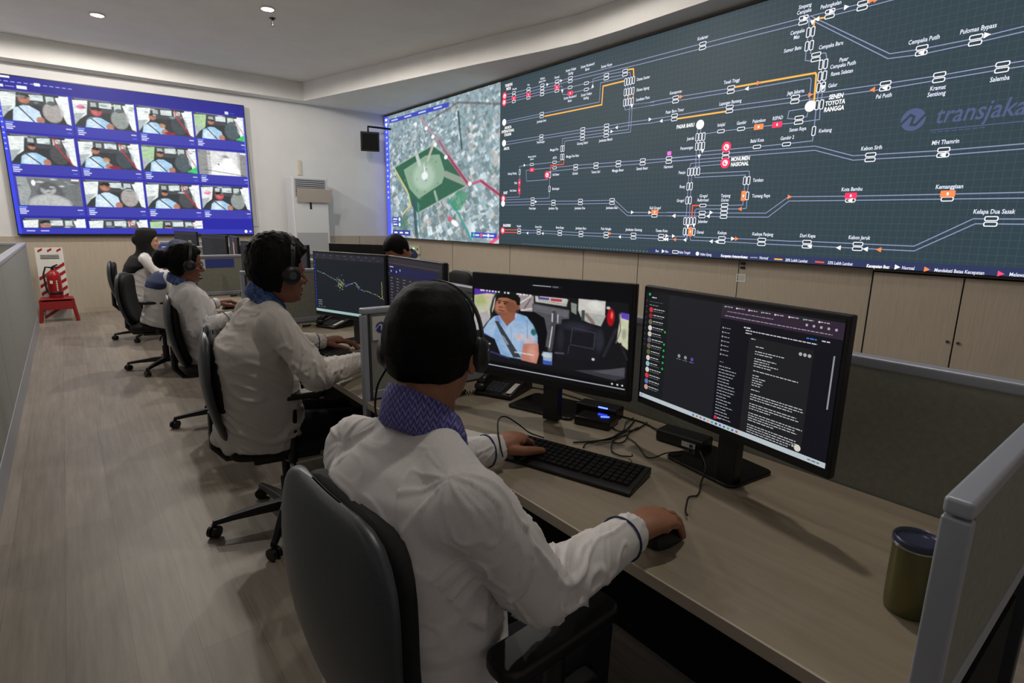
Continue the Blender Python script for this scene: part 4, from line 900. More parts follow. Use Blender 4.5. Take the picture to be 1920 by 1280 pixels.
def scr_driver(p, x0, y0, x1, y1):
    im = Img(440, 262, '0a0b10'); im.rect(.0, .145, .982, .9, '121216')
    im.poly([(.0, .145), (.98, .15), (.99, .84), (.02, .905)], '17171c'); Q = im.poly
    Q([(.004, .17), (.165, .16), (.15, .32), (.125, .43), (.047, .6), (.004, .5)], 'cfcdb4'); im.ell(.055, .26, .05, .06, 'a9b86a', .8, .8); im.ell(.11, .22, .03, .05, 'd9c7b0', .6, .7); Q([(.0, .45), (.1, .36), (.12, .45), (.05, .58), (0, .6)], 'b9b4b4')
    Q([(.004, .145), (.17, .152), (.15, .185), (.10, .182), (.004, .215)], '5b33a8'); Q([(.04, .58), (.09, .53), (.10, .62), (.06, .66)], '3f2a78')
    im.line([(.17, .16), (.145, .23), (.127, .35), (.13, .43)], .016, '2a2c30'); im.line([(.158, .17), (.135, .25), (.118, .36)], .005, '8a8d90')
    Q([(.32, .155), (.42, .16), (.42, .33), (.36, .34), (.32, .30)], 'a79a9c'); im.line([(.33, .25), (.40, .17)], .008, 'e6dede'); im.line([(.34, .32), (.42, .29)], .01, 'd8cfd0'); im.line([(.36, .30), (.40, .20)], .008, '6c5f63')
    Q([(.412, .237), (.648, .265), (.648, .40), (.56, .42), (.53, .66), (.49, .66), (.49, .38), (.414, .33)], '57575c'); Q([(.42, .25), (.64, .275), (.64, .34), (.42, .315)], '6b6a70')
    Q([(.418, .156), (.645, .158), (.637, .245), (.424, .232)], '2a2a30'); Q([(.43, .163), (.637, .165), (.628, .232), (.434, .218)], 'c9cdbd'); im.rect(.45, .165, .52, .19, '5d4a9a'); im.rect(.53, .168, .60, .195, 'c43a55'); im.rect(.46, .16, .63, .166, 'e8e8e8')
    for k in range(14): im.rect(.455+k*.013, .198+.001*k, .461+k*.013, .206+.001*k, '8a2f48' if k % 2 else '40407a')
    Q([(.7, .146), (.855, .146), (.854, .287), (.80, .30), (.7, .26)], 'd5d3cc'); Q([(.70, .26), (.86, .28), (.835, .383), (.73, .355)], 'b6b9b2'); im.line([(.75, .29), (.79, .36)], .02, '7b4a4a', .7); im.rect(.72, .25, .74, .36, '3f4a48'); Q([(.655, .19), (.69, .2), (.69, .3), (.66, .28)], '8d948c'); im.ell(.80, .2, .04, .05, 'e9e8e2', .5)
    im.ell(.888, .29, .020, .078, 'b5121c', .25); im.ell(.893, .27, .006, .03, 'ff6a6a', .6); im.ell(.872, .205, .01, .012, 'd0d0d0', .4)
    Q([(.941, .244), (.985, .242), (.99, .571), (.928, .50)], 'd9d9b8'); Q([(.941, .235), (.985, .24), (.985, .30), (.945, .285)], '6a4ac8'); im.ell(.965, .43, .012, .05, '9aa08a', .6, .7); im.line([(.935, .25), (.945, .40), (.925, .52)], .006, '6a6a70')
    # seats
    Q([(.317, .33), (.426, .32), (.493, .37), (.515, .514), (.505, .676), (.47, .85), (.45, .84), (.457, .574), (.412, .409)], '0c0c10')
    Q([(.604, .361), (.66, .345), (.74, .35), (.80, .385), (.845, .443), (.858, .533), (.84, .64), (.827, .728), (.583, .76), (.565, .65), (.571, .53), (.598, .423)], '1a1a21'); im.ell(.70, .42, .09, .04, '2c2c38', .8); im.ell(.83, .52, .025, .10, '32323e', .8, .8); im.ell(.60, .55, .02, .12, '2a2a34', .8, .8)
    for a, b in (((.67, .43), (.80, .455)), ((.67, .43), (.662, .58)), ((.662, .60), (.80, .61)), ((.805, .45), (.80, .6)), ((.655, .61), (.648, .69))): im.line([a, b], .004, '44444f')
    im.line([(.555, .31), (.553, .40), (.535, .68)], .03, '4a4a50'); im.line([(.545, .45), (.53, .66)], .007, 'c9c9cf'); im.rect(.54, .315, .548, .40, 'd0d0d6'); im.rect(.575, .32, .582, .40, 'c0c0c8')
    im.poly([(.489, .715), (.55, .71), (.549, .835), (.496, .84)], '9db4cf'); im.rect(.492, .80, .548, .838, '3a5cc0'); im.ell(.515, .745, .03, .025, 'c9d2d8', .4)
    Q([(.69, .85), (.984, .75), (.983, .84), (.93, .88)], '3b3b42'); Q([(.80, .83), (.98, .74), (.98, .83)], '55555c'); im.ell(.80, .71, .008, .012, 'd8d8d8', .4); im.line([(.62, .70), (.57, .705)], .01, '50505a')
    im.line([(.95, .52), (.97, .6), (.99, .66)], .01, '26262c'); im.line([(.92, .40), (.86, .66)], .018, '2c2c34', .8)
    # driver
    Q([(.112, .478), (.149, .42), (.189, .399), (.245, .511), (.3, .354), (.377, .378), (.421, .457), (.452, .563), (.454, .66), (.357, .68), (.345, .83), (.205, .83), (.156, .66), (.10, .63), (.06, .60)], '8fb4dc')
    Q([(.112, .478), (.15, .43), (.17, .5), (.14, .64), (.07, .6)], 'a9c6e6'); im.ell(.29, .60, .08, .16, 'b6d0ee', .8, .7); im.ell(.39, .56, .04, .10, 'bdd3ec', .8, .8); im.ell(.33, .60, .03, .04, 'e8c4ba', .8, .6); im.ell(.40, .62, .04, .04, 'e4bcb4', .8, .6)
    Q([(.18, .40), (.2, .47), (.185, .5), (.155, .44)], '7f8fc4'); Q([(.30, .355), (.315, .37), (.275, .47), (.245, .515), (.255, .47)], 'b4cef0'); im.line([(.38, .42), (.385, .60)], .004, '6f90bc'); im.ell(.425, .53, .018, .035, '2d6f72', .3); im.line([(.27, .5), (.28, .8)], .003, '7fa0cc')
    Q([(.154, .464), (.18, .466), (.345, .815), (.29, .825), (.23, .68)], '3e4248'); Q([(.20, .60), (.225, .62), (.26, .70), (.24, .70)], '8f9aa0')
    Q([(.357, .665), (.457, .637), (.464, .749), (.45, .85), (.345, .84)], 'c98472'); im.ell(.42, .74, .03, .08, 'e0a08e', .8, .8)
    Q([(.19, .37), (.30, .34), (.297, .42), (.245, .505), (.2, .43)], '99604a')
    im.ell(.236, .29, .076, .105, 'a96f54', .12, 1, .2); im.ell(.20, .33, .045, .055, 'b47a60', .5, .9); im.ell(.27, .30, .045, .07, '7c4a38', .7, .8); im.ell(.318, .29, .012, .03, '8f5a46', .4); im.ell(.218, .378, .045, .02, '8f5844', .6)
    im.line([(.17, .245), (.20, .248)], .007, '2c1c18'); im.line([(.215, .25), (.25, .255)], .007, '2c1c18'); im.ell(.186, .268, .010, .009, '241714', .5); im.ell(.228, .272, .011, .009, '241714', .5); im.ell(.198, .315, .018, .014, '8c5340', .6); im.line([(.182, .345), (.222, .35)], .007, '6b3530')
    Q([(.172, .225), (.20, .18), (.25, .163), (.30, .165), (.332, .195), (.332, .27), (.31, .275), (.30, .235), (.24, .21), (.19, .215)], '141010')
    for k, wd in enumerate((.02, .01, .012, .01, .012, .01, .01, .0, .01, .014, .0, .0, .02, .012, .016, .010, .012)):
        im.rect(.048+k*.0215, .148+k*.0004, .048+k*.0215+wd, .162+k*.0004, 'f2f2f2')
    for a, b, c in ((.08, .125, .715), (.30, .43, .76)):
        x = a
        while x < b: im.rect(x, c, x+.008, c+.012, 'f0f0f0'); x += .012
    im.line([(.10, .80), (.26, .84)], .01, '3a3a72'); im.noise(40, .10, 9); im.blur(1)
    im.rect(.40, .048, .595, .066, '1c1e26'); im.rect(.415, .054, .53, .059, 'c5c8d0'); im.rect(.54, .05, .575, .063, '6a6d76')
    im.line([(.012, .948), (.985, .948)], .004, 'd8dae0'); im.ell(.02, .925, .004, .006, 'f0f0f0', .4); im.rect(.03, .922, .05, .928, '9a9ca4')
    for q in (.915, .945, .972): im.ell(q, .915, .005, .008, 'f0f0f0', .4)
    p.raster(im.a, x0, y0, x1, y1, 1)
def scr_chat(p, x0, y0, x1, y1):
    f = U(p, x0, y0, x1, y1); r = np.random.default_rng(3)
    def R(a, b, c, d, col, lay=2): q, w_ = f(a, b), f(c, d); p.rect(q[0], w_[1], w_[0], q[1], col, lay)
    def T(a, b, wd, col='b9bac0', h=.006, lay=4):
        x = a
        while x < a+wd: s_ = min(.006+.016*r.random(), a+wd-x); R(x, b, x+s_, b+h, col, lay); x += s_+.0035
    R(0, 0, 1, 1, '1c1d24', 1); R(0, 0, .16, .965, '191b1e', 2); R(.16, 0, .47, .965, '202127', 2); R(.47, .0, 1, .965, '10111a', 2)
    R(0, .962, 1, 1, 'c6d2d8', 3)
    R(.47, .02, 1, .13, '352838', 3); R(.0, .0, 1, .018, '101116', 4)
    for k in range(8): T(.49+k*.06, .035, .035, 'c6c0cc'); q = f(.486+k*.06, .039); p.disc(*q, .0022, ['58c27a', 'e8e8ea', 'e8e8ea'][k % 3], 5)
    T(.50, .07, .22, '9a90a2'); T(.49, .105, .47, 'a79db0', .006)
    for k in range(5): q = f(.86+k*.028, .072); p.disc(*q, .003, 'b8b0c0', 5)
    q = f(.028, .04); p.disc(*q, .004, '2fc56a', 5); T(.045, .06, .03, 'e0e0e0', .009); T(.03, .10, .09, '55585e'); T(.03, .13, .06, '8a8d92')
    for k in range(14):
        y = .175+k*.055; q = f(.045, y); p.disc(*q, .0078, ['d03a40', '8a3038', '7a6a58', 'e8e6e2', 'dcd6c8', '6a6a70', '7a6458', '5a6a3a', 'e8d8d4', '9ac4d8', 'e2dcd4', 'd84048', '6a78c0', 'd8a898'][k], 5)
        T(.062, y-.012, .05+.03*r.random(), 'd5d7da', .007); T(.062, y+.008, .065, '787b80', .005)
        if 2 < k < 10 and k != 4: q = f(.148, y+.008); p.disc(*q, .0035, '1fbf5a', 5)
    for k in range(9): q = f(.012, .1+k*.05); p.disc(*q, .003, '3a3d42', 5)
    for k, c in enumerate(('9a9ca2', '9a9ca2', '6a4ac0')): q = f(.25+k*.04, .52); p.disc(*q, .005, c, 5); T(.235+k*.04, .545, .026, '8a8c92', .005)
    for k in range(7): T(.495, .20+k*.035, .03, 'a2a4ae', .006); q = f(.487, .203+k*.035); p.disc(*q, .0025, 'a2a4ae', 5)
    T(.485, .47, .02, '8a8c96'); [T(.485, .505+k*.0245, .05+.045*r.random(), 'b5b7c2', .006) for k in range(18)]
    T(.59, .165, .035, 'e0e0e6', .009); q = f(.49, .93); p.disc(*q, .005, 'd03050', 5); T(.50, .927, .018, 'c0c0c8')
    T(.60, .185, .31, 'dcdde2', .007); T(.60, .205, .03, 'dcdde2', .007); R(.62, .23, .90, .955, '1f2023', 3); T(.63, .24, .02, 'e0e0e0'); T(.865, .155, .04, '4a8af0', .008); T(.925, .155, .03, 'd8dae0', .008)
    for k in range(3): q = f(.85+k*.018, .275); p.disc(*q, .004, 'b8bac0', 5)
    y = .29
    for wds in ((.04,), (.13, .08), (.10, .07, .11, .08), (.20,), (.03, .06, .05, .05, .04), (.04,), (.23, .235, .19), (.21, .22, .10), (.24, .21, .22, .12), (.22, .235, .2, .19, .15)):
        for wd in wds: T(.655, y, wd, 'c9cad0', .0065); y += .0185
        y += .017
    R(.975, .24, .981, .60, '9a9ca4', 5); q = f(.885, .93); p.disc(*q, .008, 'e6e0d6', 5); q = f(.865, .925); p.disc(*q, .003, 'b8bac0', 5)
    for k in range(12): R(.36+k*.022, .974, .371+k*.022, .99, ['3a7ad0', 'c07a30', 'd06a5a', '5a78d0', 'e8b030', '4a8ad8', '303a50', '3a6ad0', '5a60b0', '30b060', '4060c0', 'c05040'][k], 5)
    q = f(.015, .981); p.disc(*q, .003, '5a8ad8', 5); T(.93, .975, .05, '70808a', .01, 5)
def scr_map(p, x0, y0, x1, y1):
    f = U(p, x0, y0, x1, y1); r = np.random.default_rng(8)
    def R(a, b, c, d, col, lay=2): q, w_ = f(a, b), f(c, d); p.rect(q[0], w_[1], w_[0], q[1], col, lay)
    R(0, 0, 1, 1, '1b2027', 1); R(0, 0, 1, .10, '2c2a36', 2); R(0, .10, .02, .96, '1e2a60', 2); R(0, .955, 1, 1, 'a8c8c4', 3); R(0, .05, 1, .053, '3a3844', 3)
    for k in range(9): R(.05+k*.1, .025, .08+k*.1, .032, '77757f', 4); R(.03+k*.11, .07, .06+k*.11, .076, '66646f', 4)
    for k in range(12): R(.006, .14+k*.06, .014, .155+k*.06, '4a6ae0', 4)
    P = [(.05, .32), (.12, .33), (.16, .34), (.22, .38), (.28, .41), (.34, .42), (.39, .45), (.45, .50), (.55, .47), (.60, .44), (.64, .49), (.70, .56), (.78, .57), (.86, .60), (.93, .63), (.99, .67)]
    for (a, b), (c, d) in zip(P, P[1:]):
        for k in range(5):
            u_ = k/5; x, y = a+(c-a)*u_, b+(d-b)*u_; q = f(x, y+.008*r.standard_normal()); p.disc(q[0], q[1], .0022, ['d8e0a0', 'cfe6e0', 'e8d26a', '8a90d8'][r.integers(4)] if x > .6 else ['8fb4b0', '6f8a8a', 'b8d0c8'][r.integers(3)], 4, n=6)
    for k in range(60):
        q = f(.39+.04*r.standard_normal()*.6, .50+.05*r.standard_normal()); p.disc(q[0], q[1], .0018, ['e8e6c0', '9ad0c8', 'd8c868'][r.integers(3)], 5, n=6)
    for k in range(14): q = f(.965+.004*r.standard_normal(), .40+k*.018); p.disc(q[0], q[1], .0022, 'd8d468', 5, n=6)
    p.line([f(.46, .53), f(.50, .49), f(.57, .46)], .005, '5a5ab0', 4); p.line([f(.61, .49), f(.66, .55)], .004, '4a86b0', 4)
    for k in range(3): R(.04, .80+k*.035, .10, .81+k*.035, '9a9aa8', 4); R(.04+k*.04, .91, .06+k*.04, .92, '8a8a98', 4)
def scr_table(p, x0, y0, x1, y1):
    f = U(p, x0, y0, x1, y1); r = np.random.default_rng(4)
    def R(a, b, c, d, col, lay=2): q, w_ = f(a, b), f(c, d); p.rect(q[0], w_[1], w_[0], q[1], col, lay)
    R(0, 0, 1, 1, '23232f', 1); R(0, 0, 1, .10, '2e2b36', 2); R(0, .12, .9, .25, '1b1c4a', 2); R(0, .96, 1, 1, 'a8b8c4', 3); R(0, .075, .95, .079, '6a5a58', 3); R(.02, .13, .10, .142, 'd8d8e8', 4)
    for k, q in enumerate(((.05, .20), (.16, .20), (.24, .17))): a = f(*q); p.disc(*a, .006, 'a8b4f0', 4)
    for rw in range(14):
        for c in range(7): R(.03+c*.13, .30+rw*.045, .03+c*.13+.03+.03*r.random(), .308+rw*.045, '8a8898', 4)
    R(.56, .36, .60, .372, 'e0705a', 5); a = f(.76, .32); p.disc(*a, .006, 'b0b8f0', 5)
def scr_dark(p, x0, y0, x1, y1):
    f = U(p, x0, y0, x1, y1); q, w_ = f(0, 0), f(1, 1); p.rect(q[0], w_[1], w_[0], q[1], '24262c', 1); q, w_ = f(0, 0), f(1, .09); p.rect(q[0], w_[1], w_[0], q[1], '30323a', 2)
    for k in range(10): q, w_ = f(.05, .15+k*.07), f(.35+.03*(k % 4), .16+k*.07); p.rect(q[0], w_[1], w_[0], q[1], '4a4d56', 3)
def scr_off(p, x0, y0, x1, y1): p.rect(x0, y0, x1, y1, '060608', 1)
GM = 'monitors on the desks'
monitor((1.113, 1.63), (1.300, 1.045), .885, 1.250, 'monitor showing a driver in a light blue shirt, in front of the near man', GM, scr_driver, base=(1.370, 1.475), bw=.27, bd=.20)
monitor((1.328, 1.040), (1.236, .440), .885, 1.247, 'monitor with a chat list and a dark page of text, nearest the camera', GM, scr_chat, base=(1.408, .795), bw=.24, bd=.19)
monitor((1.090, 3.20), (1.272, 2.645), .885, 1.250, 'monitor showing a dark map with dotted lines, in front of the second man', GM, scr_map)
monitor((1.284, 2.640), (1.245, 2.035), .885, 1.250, 'monitor with a dark table, right beside the dark map monitor', GM, scr_table)
monitor((1.12, 5.02), (1.29, 4.46), .885, 1.245, 'dark monitor on the third aisle desk, the left one of its pair', GM, scr_dark)
monitor((1.335, 4.53), (1.300, 3.93), .885, 1.250, 'dark monitor on the third aisle desk, its right edge beside the second man\'s face', GM, scr_dark)
m4 = monitor((1.16, 6.92), (1.30, 6.40), .885, 1.250, 'dark monitor on the fourth aisle desk with a pink and purple note on it', GM, scr_dark)
monitor((1.32, 6.36), (1.27, 5.80), .885, 1.25, 'dark monitor on the fourth aisle desk, the right one of its pair', GM, scr_dark)
monitor((1.13, 8.62), (1.30, 8.04), .885, 1.25, 'dark monitor on the fifth aisle desk, in front of the woman in the black headscarf', GM, scr_dark)
mb = MB(); mb.b2(1.03, 1.036, 6.10, 6.2, .86, .87)
monitor((2.10, 4.34), (1.79, 4.79), .88, 1.226, 'dark monitor seen from behind, on the far side of the centre panel', GM, scr_off)

# ---------------------------------------------------------------- chair
def slab(mb, W, Z0_, Z1_, T, fx, n=4, wn=1, plane='yz', cup=0.0, ns=17, nt=21):
    """pillow-like rounded plate; fx(z, y) gives the mid surface"""
    G = [[], []]
    for i in range(nt):
        t = -1+2*i/(nt-1); t = math.sin(t*PI/2)*.999; z = (Z0_+Z1_)/2+t*(Z1_-Z0_)/2; w_ = W(z)*(1-abs(t)**n)**(1/n)
        for j in range(ns):
            s_ = math.sin((-1+2*j/(ns-1))*PI/2); y = s_*w_
            h = T/2*(1-max(abs(s_), abs(t))**6)**.5 if max(abs(s_), abs(t)) < 1 else 0
            x = fx(z, y)
            for k, sg in ((0, 1), (1, -1)): G[k].append((x+sg*h, y, z) if plane == 'yz' else (z, y, x+sg*h))
    V = G[0]+G[1]; o = ns*nt; Fs = []
    for i in range(nt-1):
        for j in range(ns-1):
            a = i*ns+j; Fs.append((a, a+1, a+ns+1, a+ns)); Fs.append((o+a, o+a+ns, o+a+ns+1, o+a+1))
    return mb.add(V, Fs)
def weld(o):
    bm = bmesh.new(); bm.from_mesh(o.data); bmesh.ops.remove_doubles(bm, verts=bm.verts, dist=.0004); bmesh.ops.recalc_face_normals(bm, faces=bm.faces); bm.to_mesh(o.data); bm.free(); return o
def make_chair(label):
    t = thing('office_chair', label, 'chair', (0, 0, 0), group='office chairs'); mb = MB()
    bx = lambda z, y: -.215-.10*(z-.5)-.035*math.sin((z-.5)/.5*PI)+.38*y*y
    slab(mb, lambda z: .205+.02*math.sin(min(1, (z-.48)/.45)*PI/2), .47, 1.00, .04, lambda z, y: bx(z, y)-.018); weld(mb.build('backrest_shell', M['leather'], t, smooth='all'))
    mb = MB(); slab(mb, lambda z: .19+.02*math.sin(min(1, (z-.48)/.45)*PI/2), .50, .985, .055, lambda z, y: bx(z, y)+.018); weld(mb.build('backrest', M['seat_fabric'], t, smooth='all'))
    mb = MB(); slab(mb, lambda x: .245, -.24, .24, .085, lambda x, y: .455+.10*max(0, x-.12)*-1*(.6)+.25*y*y, plane='xy'); weld(mb.build('seat', M['seat_fabric'], t, smooth='all'))
    mb = MB(); mb.b2(-.14, .14, -.13, .13, .375, .41); mb.build('mechanism', M['black'], t, bevel=.01)
    mb = MB(); mb.tube([(-.10, 0, .385), (-.24, 0, .39), (-.285, 0, .45), (-.28, 0, .62)], [.022, .022, .022, .02], 8); mb.build('back_support', M['black'], t, smooth=True)
    for sy in (-1, 1):
        mb = MB(); P = []
        mb.tube([(.0, sy*.15, .40), (.01, sy*.228, .42), (.015, sy*.23, .50), (.02, sy*.23, .708)], [.018, .02, .022, .018], 10); a = mb.build('armrest_post', M['black'], t, smooth=True)
        mb = MB(); r = .032; poly = [(x*.13+c*r, y*.012+s_*r) for x, y, a0 in ((1, 1, 0), (-1, 1, PI/2), (-1, -1, PI), (1, -1, 1.5*PI)) for c, s_ in [(math.cos(a0+k*PI/6), math.sin(a0+k*PI/6)) for k in range(4)]]
        mb.prism([(x*.85+.02, y*.9+sy*.23) for x, y in poly], .708, .738); mb.build('armrest_pad', M['black'], t, bevel=.008, seg=3)
    mb = MB(); mb.tube([(0, 0, .11), (0, 0, .24)], .028, 16); mb.tube([(0, 0, .24), (0, 0, .38)], .018, 14); mb.build('gas_column', M['black'], t, smooth=True)
    mb = MB(); mb.tube([(.02, -.12, .38), (.02, -.22, .375), (.02, -.27, .35)], .006, 8); mb.build('lever', M['dark_steel'], t, smooth=True)
    mb = MB(); mb.lathe([(.0, .075), (.045, .075), (.045, .125), (.0, .125)], n=24); mb.build('base_hub', M['black'], t, bevel=.004)
    for k in range(5):
        a = k*2*PI/5+PI; c, s_ = math.cos(a), math.sin(a)
        mb = MB()
        secs = []
        for d, hw, zt, zb in ((.03, .028, .125, .08), (.12, .024, .118, .078), (.24, .018, .10, .072), (.325, .014, .085, .062)):
            secs.append([(c*d-s_*q*hw, s_*d+c*q*hw, z) for q, z in ((-1, zb), (1, zb), (.8, zt), (-.8, zt))])
        mb.loft(secs); sk = mb.build('base_spoke', M['black'], t, bevel=.004)
        cx, cy = c*.32, s_*.32; wa = a+.9
        mb = MB()
        for sg in (-1, 1):
            ox, oy = -math.sin(wa)*sg*.016, math.cos(wa)*sg*.016
            mb.tube([(cx+ox*.4, cy+oy*.4, .029), (cx+ox*1.3, cy+oy*1.3, .029)], .0285, 20)
        mb.tube([(cx, cy, .03), (cx, cy, .07)], .01, 8); mb.build('caster', M['black'], t, smooth=True)
    return t
chair0 = make_chair('grey-backed office chair of the man nearest the camera')
chair0.location = (.56, .83, 0); chair0.rotation_euler = (0, 0, math.radians(2))
for (x, y, rz, lb, sz) in ((.69, 2.56, -10, 'grey-backed office chair of the second man, armrest and star base in view', .96), (.76, 4.22, -8, 'office chair of the woman with the bun and headset', .93), (.63, 6.12, -18, 'office chair with a wide black cushion between the two women along the aisle', .92),
                      (.64, 7.85, -6, 'office chair of the woman in the black headscarf, farthest along the aisle', .92), (2.50, 4.22, 180, 'office chair on the video wall side, rounded back showing behind the centre panel', 1)):
    dup(chair0, (x, y, 0), math.radians(rz), lb, 'office chairs').scale = (1, 1, sz)

# ---------------------------------------------------------------- things on the near desks
def heightkeys(mb, x0, y0, nx, ny, px, py, z0, zk, F, skip=()):
    """one keyed plate: a height field with raised caps; F maps local to world"""
    xs, ys = [], []
    for i in range(nx): xs += [x0+i*px+.001, x0+i*px+.0022, x0+(i+1)*px-.0022, x0+(i+1)*px-.001]
    for j in range(ny): ys += [y0+j*py+.001, y0+j*py+.0022, y0+(j+1)*py-.0022, y0+(j+1)*py-.001]
    V = []; 
    for b, y in enumerate(ys):
        for a, x in enumerate(xs): V.append(F(x, y, zk if (a % 4 in (1, 2)) and (b % 4 in (1, 2)) else z0))
    w_ = len(xs); Fs = [(j*w_+i, j*w_+i+1, (j+1)*w_+i+1, (j+1)*w_+i) for j in range(len(ys)-1) for i in range(w_-1)]
    return mb.add(V, Fs)
def keyboard(c, az, label, W=.45, D=.155):
    """az: direction the back edge faces"""
    t = thing('keyboard', label, 'keyboard', (c[0], c[1], HD), group='keyboards'); f = np.array([math.cos(az), math.sin(az)]); s_ = np.array([f[1], -f[0]])
    def F(x, y, z): p = np.array(c)+s_*x+f*y; return (p[0], p[1], HD+z)
    mb = MB(); w2, d2 = W/2, D/2
    secs = [[F(x, -d2, .001), F(x, -d2, .010), F(x, -d2+.02, .016), F(x, d2, .026), F(x, d2, .004)] for x in (-w2, w2)]; mb.loft(secs); b = mb.build('body', M['black'], t, bevel=.003)
    sl = .012/(D-.02)
    for x0, nx in ((-w2+.012, 15), (-w2+.012+15*.0187+.006, 3), (-w2+.012+18*.0187+.012, 4)):
        mb = MB(); heightkeys(mb, x0, -d2+.024, nx, 6, .0187, .0195, 0, 0, lambda x, y, z: F(x, y, .0165+sl*(y+d2-.02)+z)); 
        mb = MB(); heightkeys(mb, x0, -d2+.024, nx, 6, .0187, .0195, 0, .005, lambda x, y, z: F(x, y, .0168+sl*(y+d2-.02)+z)); mb.build('key_block', M['black_matte'], t)
    mb = MB(); mb.ell(F(w2-.07, d2-.012, .0265), .0022); mb.build('indicator_light', M['ylw_led'], t)
    return t
# near keyboard: right edge from (1.034,.812) to (1.229,.868)
keyboard((1.055, 1.062), math.radians(17.5), 'black keyboard under the near man\'s left hand')
keyboard((1.00, 2.70), math.radians(5), 'black keyboard under the second man\'s hands')
def mouse(c, az, label):
    t = thing('computer_mouse', label, 'mouse', (c[0], c[1], HD), group='computer mice'); f = np.array([math.cos(az), math.sin(az), 0]); s_ = np.array([f[1], -f[0], 0])
    mb = MB(); secs = []
    for d, hw, h in ((-.055, .014, .012), (-.048, .024, .026), (-.02, .031, .037), (.015, .030, .034), (.045, .027, .022), (.055, .018, .012)):
        secs.append([np.array([c[0], c[1], HD])+f*d+s_*hw*math.cos(a)+np.array([0, 0, .001+h*max(0, math.sin(a))]) for a in np.linspace(0, PI, 11)])
    mb.loft(secs); mb.build('shell', M['black'], t, smooth=True)
    mb = MB(); p = np.array([c[0], c[1], HD+.031])+f*.03; mb.tube([p-s_*.003, p+s_*.003], .006, 12); mb.build('wheel', M['grey_plastic'], t)
    return t
mouse((.962, .655), 0, 'black computer mouse under the near man\'s right hand')
mouse((.93, 4.66), .3, 'black computer mouse under the woman\'s hand on the third desk')
def cable(pts, r, label, name='cable', mt='rubber', sub=10, grp=None):
    """smooth cord through the points"""
    P = [np.array(p, float) for p in pts]; out = []
    for i in range(len(P)-1):
        a, b = P[i], P[i+1]; m0 = (P[i+1]-P[max(i-1, 0)])/2; m1 = (P[min(i+2, len(P)-1)]-P[i])/2
        for k in range(sub):
            u_ = k/sub; out.append((2*u_**3-3*u_**2+1)*a+(u_**3-2*u_**2+u_)*m0+(-2*u_**3+3*u_**2)*b+(u_**3-u_**2)*m1)
    out.append(P[-1]); mb = MB(); mb.tube(out, r, 8); return tag(mb.build(name, M[mt], smooth='all'), label, 'cable', grp)
z4 = .7445
cable([(1.075, .672, .752), (1.099, .693, z4), (1.132, .713, z4), (1.165, .73, z4), (1.18, .728, z4), (1.191, .723, z4), (1.219, .733, z4), (1.263, .758, z4), (1.297, .771, z4+.012), (1.36, .81, z4+.012), (1.50, .93, z4)], .0022, 'thin black mouse cable crossing the desk to the near monitor base')
cable([(1.209, .951, .772), (1.231, .968, .755), (1.24, .991, z4), (1.225, 1.012, z4), (1.235, 1.05, z4), (1.30, 1.10, z4), (1.38, 1.11, z4), (1.46, 1.13, z4)], .002, 'thin black cable looping out of the near keyboard')
cable([(1.184, 1.165, z4), (1.222, 1.143, z4), (1.265, 1.125, z4), (1.303, 1.112, z4), (1.367, 1.125, z4), (1.443, 1.152, z4), (1.50, 1.18, z4)], .0026, 'black cable behind the near keyboard, the one farther from the camera')
cable([(1.181, 1.117, z4), (1.205, 1.127, z4+.004), (1.243, 1.121, z4+.004), (1.297, 1.113, z4+.004), (1.38, 1.118, z4+.004), (1.448, 1.122, z4), (1.52, 1.14, z4)], .0026, 'black cable behind the near keyboard, running into the cable bundle')
cable([(1.40, 1.13, z4+.006), (1.33, 1.12, z4+.003), (1.300, 1.105, z4), (1.291, 1.085, z4), (1.305, 1.073, z4), (1.345, 1.085, z4), (1.40, 1.12, z4+.008)], .0022, 'small loop of black cable on the desk between the two near monitors')
cable([(1.45, 1.24, z4), (1.40, 1.20, z4), (1.378, 1.16, z4), (1.385, 1.138, z4), (1.41, 1.148, z4+.004), (1.45, 1.175, z4+.006), (1.52, 1.20, z4)], .002, 'thin black cable loop hanging below the blue-lit hub')
cable([(1.45, 1.13, z4), (1.366, 1.101, z4), (1.341, 1.044, z4), (1.302, .986, z4), (1.282, .955, z4), (1.295, .938, z4), (1.33, .920, z4+.012), (1.38, .90, z4+.012)], .002, 'thin black cable bending across the desk to the chat monitor base')
t = thing('usb_hub', 'black hub with two glowing blue lights between the near monitors', 'usb hub', (1.40, 1.26, HD))
mb = MB(); mb.box((1.375, 1.245, HD+.016), (.09, .13, .03), rz=.35); mb.build('lower_case', M['black_gloss'], t, bevel=.004)
mb = MB(); mb.box((1.45, 1.30, HD+.022), (.07, .16, .042), rz=.3); mb.build('upper_case', M['black'], t, bevel=.005)
mb = MB(); mb.box((1.425, 1.262, HD+.044), (.004, .035, .004), rz=.3); mb.build('upper_light', M['blue_led'], t)
mb = MB(); mb.box((1.385, 1.215, HD+.0325), (.004, .03, .002), rz=.8); mb.build('lower_light', M['blue_led'], t)
t = thing('power_adapter', 'black power brick with a small white label behind the chat monitor', 'power adapter', (1.47, .96, HD))
mb = MB(); mb.box((1.468, .955, HD+.02), (.075, .16, .038), rz=.12); mb.build('case', M['black'], t, bevel=.006)
mb = MB(); mb.box((1.4335, .915, HD+.018), (.001, .045, .016), rz=.12); mb.build('label', M['white_sheet'], t)
mb = MB(); mb.box((1.4328, .905, HD+.018), (.001, .010, .010), rz=.12); mb.build('label_code', M['grey_plastic'], t)
cable([(1.47, 1.035, .76), (1.49, 1.08, .747), (1.51, 1.15, z4), (1.50, 1.25, z4), (1.53, 1.40, z4)], .003, 'black power cable running back from the power brick')
cable([(1.34, 1.86, z4), (1.42, 1.78, z4), (1.50, 1.62, z4), (1.52, 1.45, z4)], .0025, 'black cable lying behind the near monitor stand')
